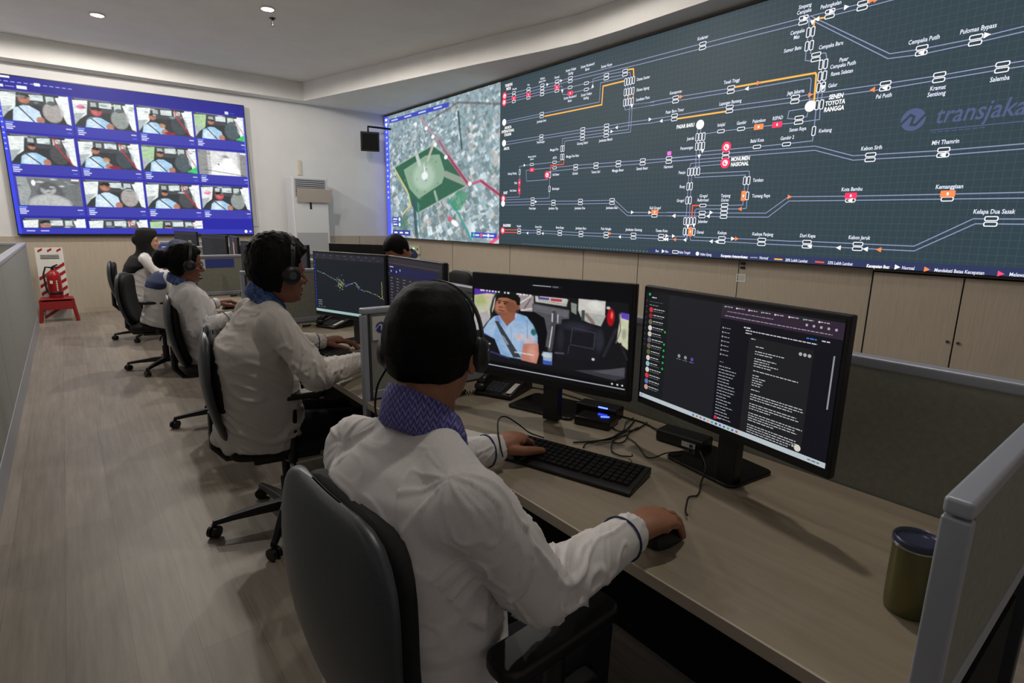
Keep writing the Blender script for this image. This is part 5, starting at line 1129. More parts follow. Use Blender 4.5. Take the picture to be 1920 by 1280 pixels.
cable([(1.50, 1.04, z4), (1.47, .90, z4), (1.44, .87, z4), (1.40, .86, z4)], .0025, 'short black cable beside the power brick')
def phone(c, az, label, grp='desk phones'):
    t = thing('desk_phone', label, 'telephone', (c[0], c[1], HD), group=grp); Mx = Matrix.Translation((c[0], c[1], HD)) @ Matrix.Rotation(az, 4, 'Z')
    def X(mb): mb.v = [np.array([tuple(Mx @ Vector(p)) for p in v]) for v in mb.v]; return mb
    # local: +x to the back, y across
    mb = MB(); mb.loft([[(-.10, y, .002), (-.10, y, .018), (.02, y, .045), (.10, y, .075), (.10, y, .002)] for y in (-.085, .085)]); X(mb).build('body', M['black'], t, bevel=.006)
    mb = MB(); tl = math.atan2(.027, .12)
    heightkeys(mb, -.055, -.035, 4, 4, .019, .020, 0, .004, lambda x, y, z: (x-.03+.0, y, .0185+.225*(x-.03+.10)+z)); X(mb).build('keypad', M['grey_plastic'], t)
    mb = MB(); mb.box((.055, -.02, .062), (.05, .085, .004), ax=[(.94, 0, .34), (0, 1, 0), (-.34, 0, .94)]); X(mb).build('display', M['grey_plastic'], t, bevel=.001)
    mb = MB(); mb.box((-.045, -.066, .0335), (.085, .022, .0015), ax=[(.976, 0, .218), (0, 1, 0), (-.218, 0, .976)]); X(mb).build('name_sticker', M['paper'], t)
    mb = MB(); mb.tube([(-.085, .06, .045), (-.05, .06, .062), (.05, .06, .085), (.09, .06, .092)], [.020, .015, .015, .020], 12); mb.ell((-.085, .06, .036), (.026, .026, .018)); mb.ell((.088, .06, .084), (.026, .026, .018)); h = X(mb).build('handset', M['black'], t, smooth='all')
    P = []
    for i in range(260):
        a = i*.62; s_ = i/259; bx_ = -.085-.07*math.sin(s_*PI)-.02*s_; by_ = .065+.085*s_+.03*math.sin(s_*PI*1.5); P.append((bx_+.006*math.cos(a), by_+.006*math.cos(a), .012+.006*math.sin(a)))
    mb = MB(); mb.tube(P, .0018, 6); X(mb).build('coiled_cord', M['rubber'], t, smooth='all')
    return t
phone((1.345, 1.735), .42, 'black desk phone with a white name strip beside the driver monitor')
phone((1.33, 3.52), .40, 'black desk phone on the second desk behind the dark map monitor')
phone((1.29, 5.32), .5, 'black desk phone standing by the divider in front of the woman with the headset')
t = thing('tumbler', 'olive green metal tumbler with a dark lid beside the near right divider', 'tumbler', (1.125, .243, HD))
olive = mat('olive_metal', '6f6c48', .32, .65); olive2 = mat('lid_blue_grey', '474a63', .25, .5)
mb = MB(); mb.lathe([(.0, 0), (.032, 0), (.035, .006), (.0365, .03), (.0365, .150), (.035, .156), (.0, .156)], (1.125, .243, HD+.0005), 48); mb.build('body', olive, t, smooth=True)
mb = MB(); mb.lathe([(.0, .154), (.037, .154), (.0385, .158), (.0385, .164), (.036, .168), (.033, .166), (.031, .160), (.0, .159)], (1.125, .243, HD+.0005), 48); mb.build('lid', olive2, t, smooth=True)
mb = MB(); mb.lathe([(.0368, .148), (.0385, .150), (.0385, .154), (.0368, .155)], (1.125, .243, HD+.0005), 48); mb.build('rim_ring', M['chrome'], t, smooth=True); t.scale = (1, 1, .87)
mb = MB(); mb.b2(.90, .985, 1.33, 1.46, HD+.0003, HD+.003); mb.v[0] = (mb.v[0]-np.array([.94, 1.40, 0])) @ np.array([[.93, .36, 0], [-.36, .93, 0], [0, 0, 1]]) + np.array([.955, 1.395, 0]); tag(mb.build('paper_note', M['paper']), 'white sheet of paper on the desk behind the near man\'s left cuff', 'paper')
pk = mat('pink_note', 'd9a9a4', .7); vio = mat('violet_note', '5b4f9a', .7)
nt_ = thing('sticky_note', 'tall pink note with a violet head stuck on the fourth desk monitor', 'note', (1.19, 6.10, .95))
mb = MB(); mb.box((1.286, 6.02, 1.11), (.0015, .10, .17), rz=-.09); mb.build('sheet', pk, nt_)
mb = MB(); mb.box((1.2855, 6.02, 1.215), (.002, .10, .04), rz=-.09); mb.build('head_strip', vio, nt_)

# ================================================================ PEOPLE
v3 = lambda *a: np.array(a, float)
def unit(a): a = np.array(a, float); return a/np.linalg.norm(a)
HEAD = [(.129, 0, .0, .002), (.1245, .028, .038, .028), (.113, .052, .062, .046), (.09, .074, .086, .063), (.06, .087, .098, .074), (.03, .092, .101, .079), (.014, .092, .100, .079), (0, .087, .098, .078), (-.015, .087, .093, .076), (-.035, .088, .080, .073), (-.055, .089, .062, .067), (-.075, .088, .044, .060), (-.092, .087, .028, .050), (-.105, .083, .014, .038), (-.115, .072, -.008, .024), (-.119, .055, -.03, .010)]
def frame(F, U_=(0, 0, 1)):
    F = unit(F); S = unit(np.cross(F, U_)); U2 = np.cross(S, F); return F, S, U2     # forward, right, up
def skull(mb, C, Fr, off=lambda az, z: 0, s=1, n=36, nz_=40):
    F, S, U_ = Fr; zs = [h[0] for h in HEAD][::-1]; T = [[h[k] for h in HEAD][::-1] for k in (1, 2, 3)]
    zz = np.interp(np.linspace(0, 1, nz_), np.linspace(0, 1, len(zs)), zs); secs = []
    for z in zz:
        f, b, w_ = [np.interp(z, zs, t) for t in T]; c = (f-b)/2; d = (f+b)/2; q = []
        for a in np.linspace(0, 2*PI, n, endpoint=False):
            ca, sa = math.cos(a), math.sin(a); e = 2/2.35; x = c+d*abs(ca)**e*(1 if ca > 0 else -1); y = w_*abs(sa)**e*(1 if sa > 0 else -1)
            o = off(a, z); r = v3(x, y, (z-.0)*.9); ln = np.linalg.norm(r)+1e-6; r = r*(ln+o)/ln; q.append(C+s*(F*r[0]+S*r[1]+U_*(r[2]+z*.1)))
        secs.append(q)
    return mb.loft(secs)
def face(mb, C, Fr, s=1):
    F, S, U_ = Fr; P = lambda f, r, u: C+s*(F*f+S*r+U_*u); B = [F, S, U_]
    skull(mb, C, Fr, s=s)
    mb.tube([P(.082, 0, .012), P(.098, 0, -.008), P(.110, 0, -.026), P(.100, 0, -.040)], [.007*s, .009*s, .012*s, .010*s], 12)
    for sg in (-1, 1):
        mb.ell(P(.098, sg*.011, -.034), (.010*s, .008*s, .008*s), B); mb.ell(P(.084, sg*.030, .018), (.010*s, .022*s, .007*s), B)
        mb.ell(P(.066, sg*.044, -.028), (.022*s, .018*s, .018*s), B); mb.ell(P(.0, sg*.080, -.004), (.020*s, .009*s, .032*s), B); mb.ell(P(-.004, sg*.082, -.026), (.012*s, .008*s, .014*s), B)
    mb.ell(P(.090, 0, -.058), (.009*s, .022*s, .006*s), B); mb.ell(P(.089, 0, -.069), (.009*s, .019*s, .007*s), B); mb.ell(P(.078, 0, -.098), (.016*s, .02*s, .015*s), B)
def eyes(par, C, Fr, s=1, nm=''):
    F, S, U_ = Fr; P = lambda f, r, u: C+s*(F*f+S*r+U_*u); B = [F, S, U_]
    for sg in (-1, 1):
        mb = MB(); mb.ell(P(.072, sg*.031, -.002), (.0125*s, .013*s, .006*s), B); e = mb.build('eye', M['eye_white'], par, smooth='all')
        mb = MB(); mb.ell(P(.0795, sg*.031, -.002), (.006*s, .006*s, .006*s), B); mb.build('iris', M['eye_dark'], e, smooth='all')
        mb = MB(); mb.tube([P(.088, sg*.018, .021), P(.090, sg*.032, .026), P(.078, sg*.047, .022)], [.0025*s, .0035*s, .0015*s], 8); mb.build('eyebrow', M['hair'], par, smooth='all')
    mb = MB(); mb.ell(P(.0945, 0, -.0585), (.006*s, .020*s, .0045*s), B); mb.ell(P(.0935, 0, -.068), (.006*s, .017*s, .005*s), B); mb.build('lips', M['lips'], par, smooth='all')
def hair(C, Fr, par, line, th, seed=1, rough=.0, s=1, extra=None, vox=.004, name='hair', mt='hair'):
    """closed hair cap: stands proud of the skull above the hairline, sinks under the skin below it"""
    mb = MB()
    def off(a, z):
        h = line(abs(math.atan2(math.sin(a), math.cos(a)))); k = min(1, max(0, (z-h)/.012+.5)); return -.010*(1-k)+th(a, z)*k
    skull(mb, C, Fr, off, s=s, n=56, nz_=60)
    if extra: extra(mb)
    me = fuse(mb, vox, 3, .5)
    if rough:
        co, no = co_get(me), no_get(me); F, S, U_ = Fr
        loc = np.stack([(co-C)@F, (co-C)@S, (co-C)@U_], 1)
        d = rough*(.55*nz(loc*v3(60, 60, 22), seed)+.45*np.abs(nz(loc*v3(120, 120, 40), seed+2))); me.vertices.foreach_set('co', (co+no*d[:, None]).ravel())
    return link(name, me, M[mt], par, smooth='all')
def hand(mb, W, d, nrm, side, curls=(30, 35, 25), spread=(9, 2, -4, -11), tc=(20, 25), s=1, arch=0, tdir=.75):
    """W wrist, d towards fingers, nrm back of the hand, side=+1: thumb on d x nrm side"""
    d = unit(d); nrm = unit(nrm-d*(d@nrm)); S = np.cross(d, nrm)*side
    rot = lambda v, ax, a: v*math.cos(a)+np.cross(ax, v)*math.sin(a)+ax*(ax@v)*(1-math.cos(a))
    ax = np.cross(d, -nrm)          # turning d towards the palm
    secs = []
    for t_, hw, hh, bow in ((0, .027, .020, 0), (.02, .031, .021, .002), (.05, .039, .020, .005), (.075, .042, .017, .005), (.092, .040, .014, .002)):
        c = W+d*t_*s+nrm*bow*s; secs.append([c+S*s*hw*math.cos(a)*(1 if math.cos(a) < 0 else .97)+nrm*s*hh*math.sin(a) for a in np.linspace(0, 2*PI, 20, endpoint=False)])
    mb.loft(secs)
    for i, (ofs, ln, sp_) in enumerate(zip((.029, .010, -.010, -.029), (1, 1.1, 1.02, .82), spread)):
        b = W+d*(.088-.006*abs(i-1))*s+S*ofs*s+nrm*.001*s; dd = unit(rot(d, nrm*side, math.radians(sp_))); ang = 0; p = b; r = .0092*s*(1 if i < 3 else .88)
        pts = [b-dd*.02*s, b]; rr = [r*1.1, r*1.06]; a2 = np.cross(dd, -nrm)
        for k, L_ in enumerate((.043, .027, .021)):
            ang += math.radians(curls[k] if not hasattr(curls[0], '__len__') else curls[i][k]); p = p+rot(dd, a2, ang)*L_*ln*s; pts.append(p); rr.append(r*(.95, .86, .70)[k])
        mb.tube(pts, rr, 12)
        for q, w_ in zip(pts[1:], rr[1:]): mb.ell(q, w_, nu=12, nv=8)
    b = W+d*.022*s+S*.022*s-nrm*.006*s; dd = unit(d*(1-tdir*.35)+S*tdir-nrm*.25); pts = [b, b+dd*.040*s]; a3 = nrm*(-side)
    dd = rot(dd, -a3*-1, math.radians(-tc[0])) if False else unit(dd*.75+d*.55-nrm*.1); pts.append(pts[-1]+dd*.032*s); dd = unit(dd*.8+d*.4-nrm*.18); pts.append(pts[-1]+dd*.025*s)
    rr = [.0145*s, .0125*s, .0108*s, .0082*s]; mb.tube(pts, rr, 12)
    for q, w_ in zip(pts, rr): mb.ell(q, w_, nu=12, nv=8)
    mb.ell(W+d*.035*s+S*.020*s-nrm*.008*s, (.028*s, .016*s, .014*s), [d, S, nrm])
def torso(mb, secs):
    """secs: centre, right dir, forward dir, half width, half depth"""
    Q = []
    for c, R, Fw, a_, b_ in secs:
        q = []
        for t_ in np.linspace(0, 2*PI, 40, endpoint=False):
            ca, sa = math.cos(t_), math.sin(t_); e = 2/2.4; q.append(np.array(c)+np.array(R)*a_*abs(ca)**e*np.sign(ca)+np.array(Fw)*b_*abs(sa)**e*np.sign(sa))
        Q.append(q)
    mb.loft(Q)
def folds(me, J, amp=.006, seed=3):
    """soft cloth folds: across the sleeves, slanting over the trunk"""
    co, no = co_get(me), no_get(me); d = np.zeros(len(co)); best = np.full(len(co), 1e9); arm = np.zeros(len(co), bool)
    for i, (a, b, r) in enumerate(J):
        ab = b-a; L_ = np.linalg.norm(ab); t_ = np.clip(((co-a)@ab)/L_**2, 0, 1); dist = np.linalg.norm(co-(a+t_[:, None]*ab), axis=1)
        m = (dist < best) & (dist < r*1.7); best[m] = dist[m]; u_ = ab/L_
        w1 = unit(np.cross(u_, v3(.3, .2, 1))); w2 = np.cross(u_, w1); ang = np.arctan2((co-a)@w1, (co-a)@w2)
        q = np.stack([t_*L_*19+1.6*np.sin(ang*1+i*2.1)+.5*nz(co*7, seed+i), np.cos(ang)*1.1+3*i, np.sin(ang)*1.1], 1); n1 = nz(q, seed+i*5)
        n2 = nz(q*v3(1.7, 1.2, 1.2)+5, seed+11); val = np.maximum(0, 1-np.abs(n1)*5.5)*1.1+np.maximum(0, 1-np.abs(n2)*6)*.6+.35*nz(q*v3(.4, 1, 1), seed+9); env = .35+.65*np.exp(-((t_-(1 if i % 2 == 0 else 0))*L_/.11)**2); d[m] = (val*env)[m]; arm[m] = True
    q = np.stack([co[:, 0]*5+co[:, 2]*9, co[:, 1]*5-co[:, 2]*4, co[:, 2]*3], 1); q2 = q*1.5+.9*nz(co*4, 5)[:, None]; tr = np.maximum(0, 1-np.abs(nz(q2, seed+20))*4.5)*1.0+np.maximum(0, 1-np.abs(nz(q2*1.7+9, seed+21))*5)*.4+.4*nz(co*6, seed+1)
    low = .45+.9*np.clip((co[:, 2].mean()+.02-co[:, 2])*3, 0, 1); d = np.where(arm, d, tr*low)
    # smooth the seam between the two fields
    me.vertices.foreach_set('co', (co+no*(d*amp)[:, None]).ravel())
def ring(C, R, Fw, U_, a_, b_, h, th, tilt=0, gap=0, flare=.012, n=48, drop=0):
    """standing shirt collar"""
    mb = MB(); secs = []; a0 = gap; N_ = n
    for k in range(N_+1):
        t_ = PI/2+a0+(2*PI-2*a0)*k/N_; ca, sa = math.cos(t_), math.sin(t_); dz = tilt*sa-drop*max(0, sa)
        o = lambda e, z: C+R*(a_+e)*ca+Fw*(b_+e)*sa+U_*(z+dz)
        secs.append([o(0, -h*.4), o(-.004, h), o(th-.004, h*1.02), o(th+flare*.5, h*.4), o(flare+th, -h*.45), o(flare*.6, -h*.75)])
    return mb.loft(secs)
def person(nm, label, loc, J, opt):
    """J: joints in metres. returns root"""
    root = thing('person', label, 'person', loc)
    C, Fr = J['head'], frame(J['face'], J.get('up', (0, 0, 1))); s = opt.get('s', 1); F, S, U_ = Fr
    sk = M[opt.get('skin', 'skin')]; vox = opt.get('vox', .005); NB = J['neck']; pel, ches = J['pelvis'], J['chest']
    R = unit(J['shR']-J['shL']); up = unit(NB-pel); Fw = unit(np.cross(up, R))
    mid = (J['shR']+J['shL'])/2; w_ = np.linalg.norm(J['shR']-J['shL'])/2
    mb = MB(); face(mb, C, Fr, s); mb.cap(C-U_*.05*s-F*.012*s, NB, .054*s, .060*s)
    torso(mb, [(pel-up*.08, R, Fw, .14, .10), (pel, R, Fw, .155, .11), (pel*.5+ches*.5, R, Fw, .135, .10), (ches, R, Fw, .14, .095), (mid-up*.06, R, Fw, w_-.02, .07), (mid-up*.02, R, Fw, w_-.07, .05), (NB, R, Fw, .05, .05)])
    for sd in 'LR':
        sh, el, wr = J['sh'+sd], J['el'+sd], J['wr'+sd]; mb.cap(sh-up*.015, el, .040*s, .038*s); mb.cap(el, wr, .040*s, .027*s)
        hp = pel+R*(.09 if sd == 'R' else -.09)-up*.04; kn = J.get('kn'+sd, hp+Fw*.40+v3(0, 0, -.01)); an = kn+v3(0, 0, -.40)+Fw*.02
        mb.cap(hp, kn, .075, .055); mb.cap(kn, an, .052, .038); mb.cap(an, an+Fw*.15-v3(0, 0, .025), .038, .030)
        J['hp'+sd], J['kn'+sd], J['an'+sd] = hp, kn, an
        if 'h'+sd in J: hand(mb, wr, *J['h'+sd], s=s*opt.get('hs', 1.06))
        else: mb.ell(wr, .03)
    body = link('body', fuse(mb, vox*opt.get('bv', .55), 3, .5), sk, root, smooth='all')
    if opt.get('eyes', True): eyes(root, C, Fr, s)
    # shirt
    mb = MB(); g = opt.get('girth', 1)
    torso(mb, [(pel-up*opt.get('hem', .10)-Fw*.005, R, Fw, .185*g, .150*g), (pel, R, Fw, .18*g, .148*g), (pel*.5+ches*.5, R, Fw, .172*g, .145*g), (ches, R, Fw, .178*g, .142*g), (mid-up*.05, R, Fw, w_+.01, .122), (mid+up*.0, R, Fw, w_-.005, .10), (mid+up*.03, R, Fw, w_-.06, .078), (NB-up*.012, R, Fw, .066, .062)])
    seg = []
    for sd in 'LR':
        sh, el, wr = J['sh'+sd], J['el'+sd], J['wr'+sd]; mb.ell(sh+(mid-sh)*.16-up*.028, (.064, .076, .070), [R, Fw, up]); mb.cap(NB-up*.028, sh-up*.015, .050, .062); mb.ell(mid-up*.03, (w_*.75, .098, .075), [R, Fw, up])
        mb.cap(sh, el, .066*opt.get('arm', 1), .056*opt.get('arm', 1)); d_ = unit(wr-el); cu = wr+d_*.01; mb.ell(el, .056*opt.get('arm', 1)); mb.tube([el, el+(cu-el)*.35, cu-d_*.05, cu-d_*.045, cu], [.056*opt.get('arm', 1), .055*opt.get('arm', 1), .043, .042, .041], 24)
        seg += [(sh, el, .066), (el, cu, .055)]
    me = fuse(mb, vox, opt.get('sm', 14), .7); folds(me, seg, opt.get('fold', .007), opt.get('seed', 3)); shirt = link('shirt', me, M[opt.get('shirt', 'shirt')], root, smooth='all')
    for sd in 'LR':
        el, wr = J['el'+sd], J['wr'+sd]; d_ = unit(wr-el); c = wr-d_*.038; a1 = unit(np.cross(d_, v3(0, 0, 1))); a2 = np.cross(d_, a1); mb = MB()
        P = [c+a1*.0455*math.cos(t_)+a2*.0455*math.sin(t_) for t_ in np.linspace(0, 2*PI, 33)]; mb.tube(P, .0022, 6); mb.build('cuff_piping', M['piping'], shirt, smooth='all')
    if opt.get('collar'):
        cm, h = opt['collar']; U3 = unit(up*.8+unit(C-NB)*.4+Fw*opt.get('ctilt', -.12)); F3 = unit(Fw-U3*(Fw@U3)); R3 = np.cross(F3, U3)
        mb = ring(NB+U3*opt.get('clift', -.012)+F3*.006, R3, F3, U3, .062*s, .072*s, h, .0045, tilt=-.036, gap=opt.get('cgap', .22), flare=.012, drop=.012); weld(mb.build('collar', M[cm], root, smooth='all'))
    # trousers
    mb = MB(); torso(mb, [(pel-up*.12, R, Fw, .165, .13), (pel+up*.02, R, Fw, .165, .125)]); 
    for sd in 'LR': mb.cap(J['hp'+sd], J['kn'+sd], .092, .072); mb.ell(J['kn'+sd], .074); mb.tube([J['kn'+sd], J['kn'+sd]*.45+J['an'+sd]*.55, J['an'+sd]], [.072, .062, .056], 20)
    link('trousers', fuse(mb, max(vox, .008), 4, .5), M['trousers'], root, smooth='all')
    for sd in 'LR':
        an = J['an'+sd]; mb = MB(); mb.cap(an-v3(0, 0, .035)-Fw*.03, an+Fw*.17-v3(0, 0, .045), .044, .036); mb.ell(an, .045); link('shoe', fuse(mb, .008, 3), M['black'], root, smooth='all')
    return root, Fr, J
def headset(C, Fr, label, loc_par, back=.0, mic=True, s=1, lean=.0, w_=.088, cupr=.034, grp='headsets', top=.150):
    F, S, U_ = Fr; P = lambda f, r, u: C+s*(F*f+S*r+U_*u); t = thing('headset', label, 'headset', tuple(C), group=grp)
    mb = MB(); N_ = 30; secs = []
    for k in range(N_+1):
        a = -.08+(PI+.16)*k/N_; r, u = (w_+.006)*math.cos(a), top*max(0, math.sin(a))**.85 if 0 < a < PI else -.004; f_ = .02+back+lean*math.sin(max(0, min(PI, a)))
        rr = unit(v3(math.cos(a)/w_, math.sin(a)/.14, 0)); o = S*rr[0]*s+U_*rr[1]*s
        c = P(f_, r, u); hw = .010*s; secs.append([c+F*hw+o*.0, c+F*hw*.8+o*.005, c-F*hw*.8+o*.005, c-F*hw+o*.0])
    mb.loft(secs); mb.build('headband', M['black'], t, smooth=True)
    for sg in (-1, 1):
        mb = MB(); c = P(.020, sg*(w_-.002), -.004); mb.tube([c-S*sg*.004, c+S*sg*.010*s, c+S*sg*.020*s, c+S*sg*.024*s], [cupr*s, (cupr+.002)*s, cupr*.86*s, cupr*.5*s], 28); e = mb.build('ear_cup', M['black'], t, smooth=True)
        mb = MB(); mb.tube([c+S*sg*.0235*s, c+S*sg*.0255*s], [cupr*.42*s, cupr*.40*s], 20); mb.build('badge', M['grey_plastic'], e)
    if mic:
        mb = MB(); mb.tube([P(.01, mic*(w_+.018), -.02), P(.05, mic*(w_+.014), -.055), P(.10, mic*.06, -.085)], [.004*s, .003*s, .003*s], 8); mb.ell(P(.105, mic*.055, -.088), (.012*s, .008*s, .008*s)); mb.build('microphone_boom', M['black'], t, smooth='all')
    return t
# ---- the near man
J1 = dict(head=v3(.502, .868, 1.186), face=(.72, .69, -.10), up=(0, 0, 1), neck=v3(.462, .832, 1.078), shL=v3(.400, .985, .985), shR=v3(.435, .640, 1.000), chest=v3(.405, .81, .90), pelvis=v3(.44, .83, .56),
          elR=v3(.548, .60, .822), wrR=v3(.840, .652, .800), elL=v3(.62, 1.16, .82), wrL=v3(.885, 1.172, .795),
          hR=(v3(1, -.02, .02), v3(-.02, .05, 1), -1, ((14, 24, 16), (18, 26, 18), (20, 28, 18), (22, 28, 18)), (8, 1, -5, -11)), hL=(v3(.93, .28, .02), v3(-.05, .1, 1), 1, ((30, 38, 20), (34, 40, 24), (38, 42, 25), (40, 42, 25)), (8, 2, -4, -9)))
def tufts(C, Fr, k, seed, amp, zmin=.06):
    F, S, U_ = Fr; r = np.random.default_rng(seed)
    def f(mb):
        for _ in range(k):
            a = r.uniform(0, 2*PI); z = r.uniform(zmin, .118); f_, b, w_ = [np.interp(z, [h[0] for h in HEAD][::-1], [h[q] for h in HEAD][::-1]) for q in (1, 2, 3)]
            c, d = (f_-b)/2, (f_+b)/2; p = C+F*(c+d*math.cos(a))+S*w_*math.sin(a)+U_*z; o = unit(p-C+U_*.03); tt = unit(o+F*r.uniform(-.8, .8)+S*r.uniform(-.8, .8)); mb.tube([p, p+o*amp*.6, p+o*amp*.7+tt*amp*.6], [.012, .009, .003], 6)
    return f
root, Fr, _ = person('p1', 'man in a white shirt with purple batik collar, seen from behind, nearest the camera', (.44, .83, 0), J1, dict(skin='skin', shirt='shirt', collar=('batik', .043), vox=.0042, fold=.0085, sm=14, seed=4, girth=1.04, arm=.93, ctilt=-.05, s=.95, hs=1.2))
hair(J1['head'], Fr, root, lambda a: .078 if a < .7 else (.078-.105*min(1, (a-.7)/.45) if a < 1.4 else (-.027-.026*min(1, (a-1.4)/1.0))), lambda a, z: .009 if z > 0 else .005, seed=2, rough=.0022, s=.95)
headset(J1['head'], Fr, 'black headset worn by the man nearest the camera', None, back=.01, mic=-1, lean=.0, s=.95, top=.134)
cable([tuple(J1['head']+v3(-.06, .06, -.035)), (.415, .915, 1.12), (.42, .93, 1.06), (.50, 1.03, 1.0)], .002, 'thin black headset cord at the near man\'s left ear')
cable([(.86, 1.11, .80), (.885, 1.165, .845), (.925, 1.215, .862), (.99, 1.262, .842), (1.05, 1.275, .80), (1.075, 1.25, .775), (1.10, 1.21, .765)], .0022, 'black cord arching over the near man\'s left cuff')
# ---- the second man
J2 = dict(head=v3(.675, 2.415, 1.205), face=(1, .04, -.10), up=(0, 0, 1), neck=v3(.625, 2.43, 1.10), shL=v3(.60, 2.60, 1.02), shR=v3(.61, 2.26, 1.02), chest=v3(.565, 2.44, .90), pelvis=v3(.58, 2.50, .56),
          elR=v3(.72, 2.14, .815), wrR=v3(1.00, 2.33, .80), elL=v3(.74, 2.80, .83), wrL=v3(.99, 2.83, .795),
          hR=(v3(1, .3, .0), v3(0, 0, 1), -1), hL=(v3(1, -.12, .02), v3(-.05, .0, 1), 1, (18, 22, 15)))
root, Fr, _ = person('p2', 'man in a white shirt with blue collar and headset, in profile at the second desk', (.58, 2.5, 0), J2, dict(skin='skin_dark', shirt='shirt_grey', collar=('bluecollar', .045), vox=.006, fold=.012, sm=12, seed=12, girth=1.10, s=1.06, ctilt=.10))
hair(J2['head'], Fr, root, lambda a: .068 if a < .8 else (.068-.06*min(1, (a-.8)/.4) if a < 1.35 else (.008-.075*min(1, (a-1.35)/.55))), lambda a, z: .019+.010*max(0, z-.04)/.08, seed=6, rough=.007, s=1.06, extra=tufts(J2['head'], Fr, 80, 3, .034))
headset(J2['head'], Fr, 'black headset worn by the man at the second desk', None, mic=-1, s=1.08, w_=.086, lean=.012)
# ---- the woman with headset at the third desk
J3 = dict(head=v3(.585, 4.16, 1.128), face=(1, -.05, -.16), up=(0, 0, 1), neck=v3(.56, 4.18, 1.02), shL=v3(.575, 4.33, .935), shR=v3(.575, 4.02, .93), chest=v3(.615, 4.18, .82), pelvis=v3(.68, 4.20, .53),
          elR=v3(.60, 3.93, .725), wrR=v3(.80, 3.98, .785), elL=v3(.63, 4.50, .78), wrL=v3(.83, 4.58, .80), hR=(v3(1, .1, 0), v3(0, 0, 1), -1), hL=(v3(1, .05, .1), v3(-.1, 0, 1), 1, (30, 35, 20)))
root, Fr, _ = person('p3', 'woman with black hair in a bun and a headset, white shirt with blue collar', (.55, 4.22, 0), J3, dict(skin='skin_dark', shirt='shirt', collar=('bluecollar', .035), vox=.008, fold=.011, seed=22, girth=.88, ctilt=.05))
hair(J3['head'], Fr, root, lambda a: .072 if a < .8 else (.072-.10*min(1, (a-.8)/.4) if a < 1.5 else -.03-.045*min(1, (a-1.5)/.5)), lambda a, z: .014, seed=9, rough=.004, extra=lambda mb: mb.ell(J3['head']+v3(-.125, 0, .035), (.050, .055, .062)), vox=.006)
headset(J3['head'], Fr, 'black headset worn by the woman with the bun', None, mic=-1)
# ---- veiled women
def veil(J, Fr, root, mt, drape=.20, k5=1):
    C = J['head']; F, S, U_ = Fr; mb = MB()
    secs = []
    for u, f0, f1, w_ in ((.150, .02, .04, .02), (.142, .060, .085, .060), (.115, .088, .115, .086), (.07, .098, .128, .098), (.02, .075, .132, .102), (-.03, .052, .128, .100), (-.07, .060, .120, .094), (-.11, .078, .118, .090), (-.15, .085, .125, .100), (-.18, .10, .165*k5, .165*k5), (-.20-drape*.5, .09, .20*k5, .205*k5), (-.20-drape, .0, .20*k5, .17*k5)):
        c = (f0-f1)/2; d = (f0+f1)/2; k = max(0, -u-.1)*.25
        secs.append([C+F*(c+d*math.cos(a)-k*1.0)+S*w_*math.sin(a)+U_*u for a in np.linspace(0, 2*PI, 32, endpoint=False)])
    mb.loft(secs); mb.ell(C-F*.095+U_*.01, .068)
    me = fuse(mb, .009, 4, .5); co, no = co_get(me), no_get(me); me.vertices.foreach_set('co', (co+no*(.004*nz(co*v3(14, 14, 5), 3))[:, None]).ravel())
    return link('headscarf', me, M[mt], root, smooth='all')
J5 = dict(head=v3(.735, 7.60, 1.155), face=(1, -.12, -.05), up=(0, 0, 1), neck=v3(.70, 7.62, 1.05), shL=v3(.66, 7.78, .965), shR=v3(.67, 7.46, .955), chest=v3(.63, 7.62, .85), pelvis=v3(.62, 7.66, .55), elR=v3(.80, 7.36, .77), wrR=v3(1.0, 7.48, .79), elL=v3(.80, 7.88, .80), wrL=v3(1.0, 7.82, .80), hR=(v3(1, .1, 0), v3(0, 0, 1), -1), hL=(v3(1, .1, .1), v3(-.1, 0, 1), 1))
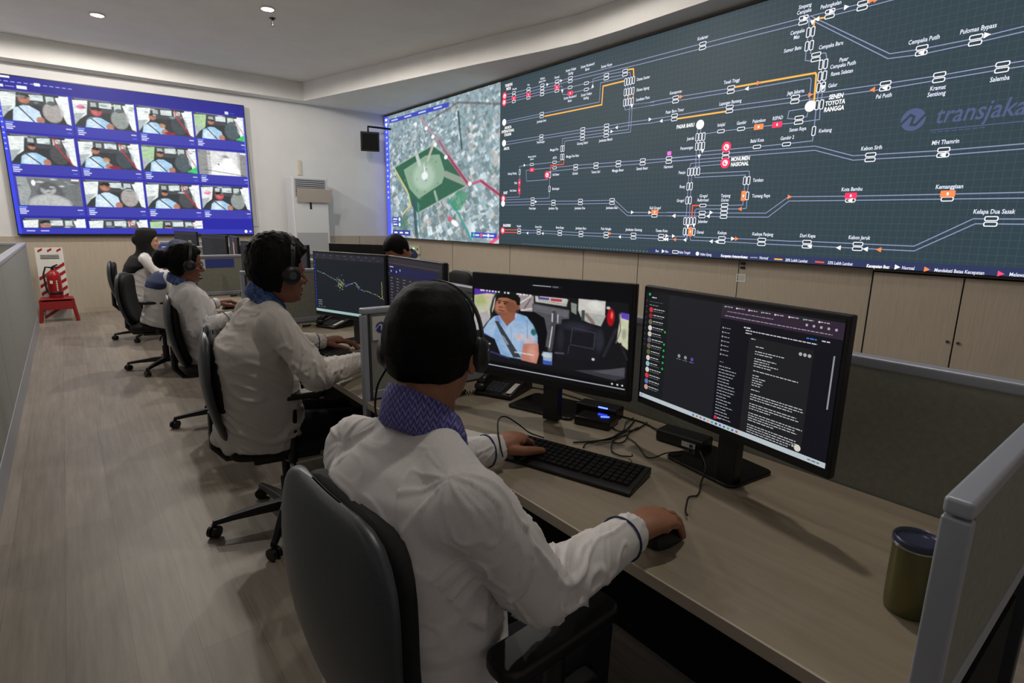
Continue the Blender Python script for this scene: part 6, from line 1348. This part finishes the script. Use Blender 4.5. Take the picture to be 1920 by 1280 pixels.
root, Fr, _ = person('p5', 'woman in a black headscarf and white jacket at the far end of the row', (.62, 7.66, 0), J5, dict(skin='skin_light', shirt='shirt', vox=.011, fold=.008, seed=31, girth=1.05, bv=.7))
veil(J5, Fr, root, 'black_cloth', .16)
J4 = dict(head=v3(.825, 5.98, 1.07), face=(1, -.1, -.2), up=(0, 0, 1), neck=v3(.765, 5.99, .965), shL=v3(.71, 6.15, .90), shR=v3(.71, 5.84, .89), chest=v3(.65, 6.0, .78), pelvis=v3(.62, 6.03, .53), elR=v3(.72, 5.75, .73), wrR=v3(.93, 5.88, .785), elL=v3(.76, 6.27, .77), wrL=v3(.95, 6.2, .80), hR=(v3(1, .1, 0), v3(0, 0, 1), -1), hL=(v3(1, .05, .1), v3(-.1, 0, 1), 1))
root, Fr, _ = person('p4', 'person in white shirt and long navy headscarf, mostly hidden behind the woman with the bun', (.60, 6.03, 0), J4, dict(skin='skin', shirt='shirt', vox=.011, fold=.008, seed=41, bv=.7))
veil(J4, Fr, root, 'navy', .12, 1.05)
# ---- the man on the other side
J6 = dict(head=v3(2.165, 4.26, 1.185), face=(-.72, -.12, -.78), up=(-.45, 0, 1), neck=v3(2.27, 4.27, 1.115), shL=v3(2.33, 4.10, 1.04), shR=v3(2.33, 4.44, 1.04), chest=v3(2.40, 4.27, .92), pelvis=v3(2.46, 4.27, .56), elR=v3(2.38, 4.58, .82), wrR=v3(2.21, 4.55, .80), elL=v3(2.34, 3.98, .82), wrL=v3(2.14, 4.02, .80), hR=(v3(-1, -.1, 0), v3(0, 0, 1), -1), hL=(v3(-1, .1, 0), v3(0, 0, 1), 1))
root, Fr, _ = person('p6', 'man with short black hair bending his head down on the video wall side', (2.46, 4.27, 0), J6, dict(skin='skin', shirt='shirt', collar=('navy', .035), vox=.009, fold=.007, seed=51, bv=.6))
hair(J6['head'], Fr, root, lambda a: .070 if a < .7 else (.070-.09*min(1, (a-.7)/.45) if a < 1.4 else (-.02-.045*min(1, (a-1.4)/1.0))), lambda a, z: .009, seed=12, rough=.002, vox=.006)
